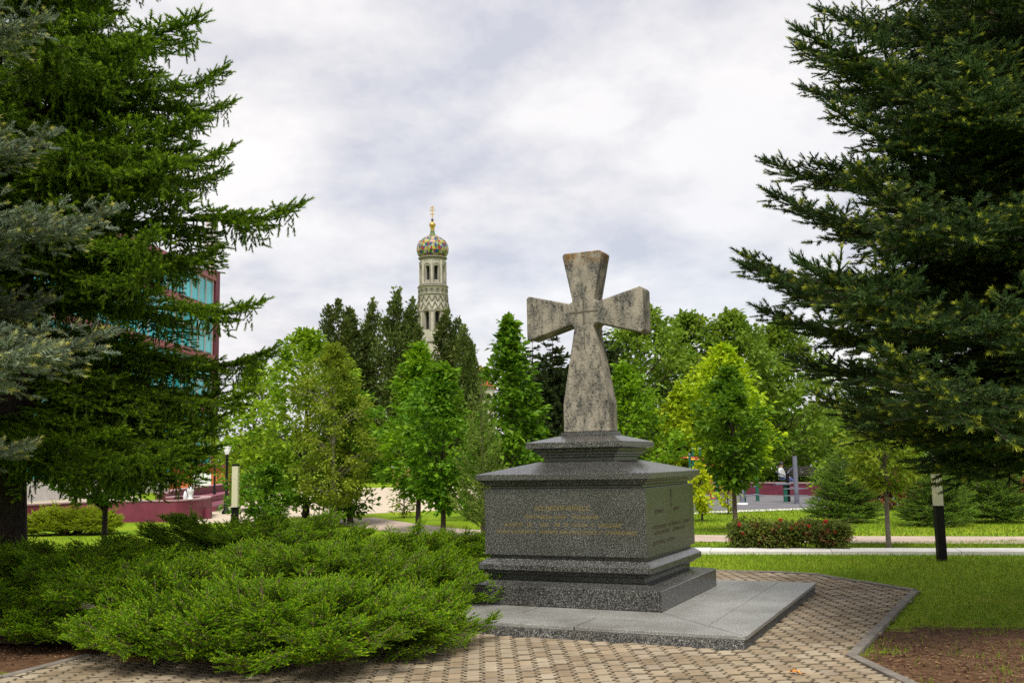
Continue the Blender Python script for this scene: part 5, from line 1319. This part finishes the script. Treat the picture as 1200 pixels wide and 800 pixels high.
# local x runs along the facade, local -y... the outside faces the plaza
LEN, TOP = 46.0, 17.6
b = MB(); b.box((LEN / 2, -6.2, TOP / 2), (LEN, 12.0, TOP)); b.build("wall", plain("building_wall", (.30, .28, .27), .8), bl)
glass = plain("turquoise_glass", (.05, .50, .60), .12, .25, .35, spec=.6, obj_random=.25); frame_m = plain("pale_frame", (.45, .43, .42), .5); band_m = plain("maroon_band", (.32, .10, .11), .6)
levels = [(1.2, 3.0), (3.4, 6.0), (6.9, 8.6), (8.75, 10.3), (11.0, 12.6), (12.75, 14.2), (14.9, 16.9)]
step = 1.5; pane_cache = {}
for (z0_, z1_) in levels:
    for i in range(int(LEN / step)):
        hgt = z1_ - z0_
        if hgt not in pane_cache:
            b = MB(); b.box((0, 0, 0), (step - .12, .05, hgt - .06)); pane_cache[hgt] = b.build("pane", glass, bl); o = pane_cache[hgt]
        else:
            o = pane_cache[hgt].copy(); COL.objects.link(o); o.parent = bl
        o.location = (step * (i + .5) + .3, -.17, (z0_ + z1_) / 2)
for i in range(int(LEN / step) + 1):
    b = MB(); b.box((step * i + .3, -.12, TOP / 2), (.10, .14, TOP - .4)); b.build("mullion", frame_m, bl)
for z_ in (6.45, 10.65, 14.55, 17.3):
    b = MB(); b.box((LEN / 2, -.08, z_), (LEN, .30, .42)); b.build("band", band_m, bl)
b = MB(); b.box((-.45, -6.1, TOP / 2 + .2), (.9, 12.3, TOP + .4)); b.build("corner_pier", M['maroon'], bl)
b = MB(); b.box((LEN / 2, -.1, .6), (LEN, .5, 1.2)); b.build("plinth", M['pale_concrete'], bl)
pyl = at(246, 400, 88); pz = at(246, 263, 88).z
pr = empty("chimney_mast", Vector((pyl.x, pyl.y, GZ))); tag(pr, "pale mast with antenna boxes rising above the glass building's corner", "mast")
b = MB(); b.tube([(0, 0, 0), (0, 0, pz - 1.5)], .35, 10); b.build("shaft", M['stone_wall'], pr)
b = MB(); b.box((0, 0, pz - .6), (.9, .7, 2.6)); b.box((-.35, -.3, pz - 1.6), (.4, .5, 1.4)); b.build("antenna_box", plain("pale_box", (.45, .41, .40), .7), pr)
b = MB(); b.tube([(.1, 0, pz + .6), (.1, 0, pz + 1.8)], .05, 6); b.build("antenna", M['grey_metal'], pr)
kp = at(259, 548, 68)
kb = empty("kiosk", Vector((kp.x - 1.2, 68, GZ))); tag(kb, "small orange kiosk by the lantern posts before the glass building", "kiosk")
b = MB(); b.box((0, 0, .85), (3.6, 3, 1.7)); b.build("wall", M['orange'], kb); b = MB(); b.box((0, 0, 1.82), (4.2, 3.6, .22)); b.build("roof", M['maroon'], kb)
b = MB(); b.box((.4, -1.52, .9), (1.2, .06, .8)); b.build("window", M['white_glass'], kb)
tp_ = at(471, 556, 78)
tb2 = empty("tan_booth", Vector((tp_.x, 78, GZ))); tag(tb2, "small tan booth glimpsed between tree crowns beyond the plaza", "booth")
b = MB(); b.box((0, 0, .7), (1.3, 1.2, 1.4)); b.build("wall", M['tan_wall'], tb2); b = MB(); b.box((0, 0, 1.46), (1.5, 1.4, .12)); b.build("roof", M['pale_concrete'], tb2)
b = MB(); b.box((.1, -.62, .55), (.5, .05, 1.0)); b.build("door", M['bark'], tb2)
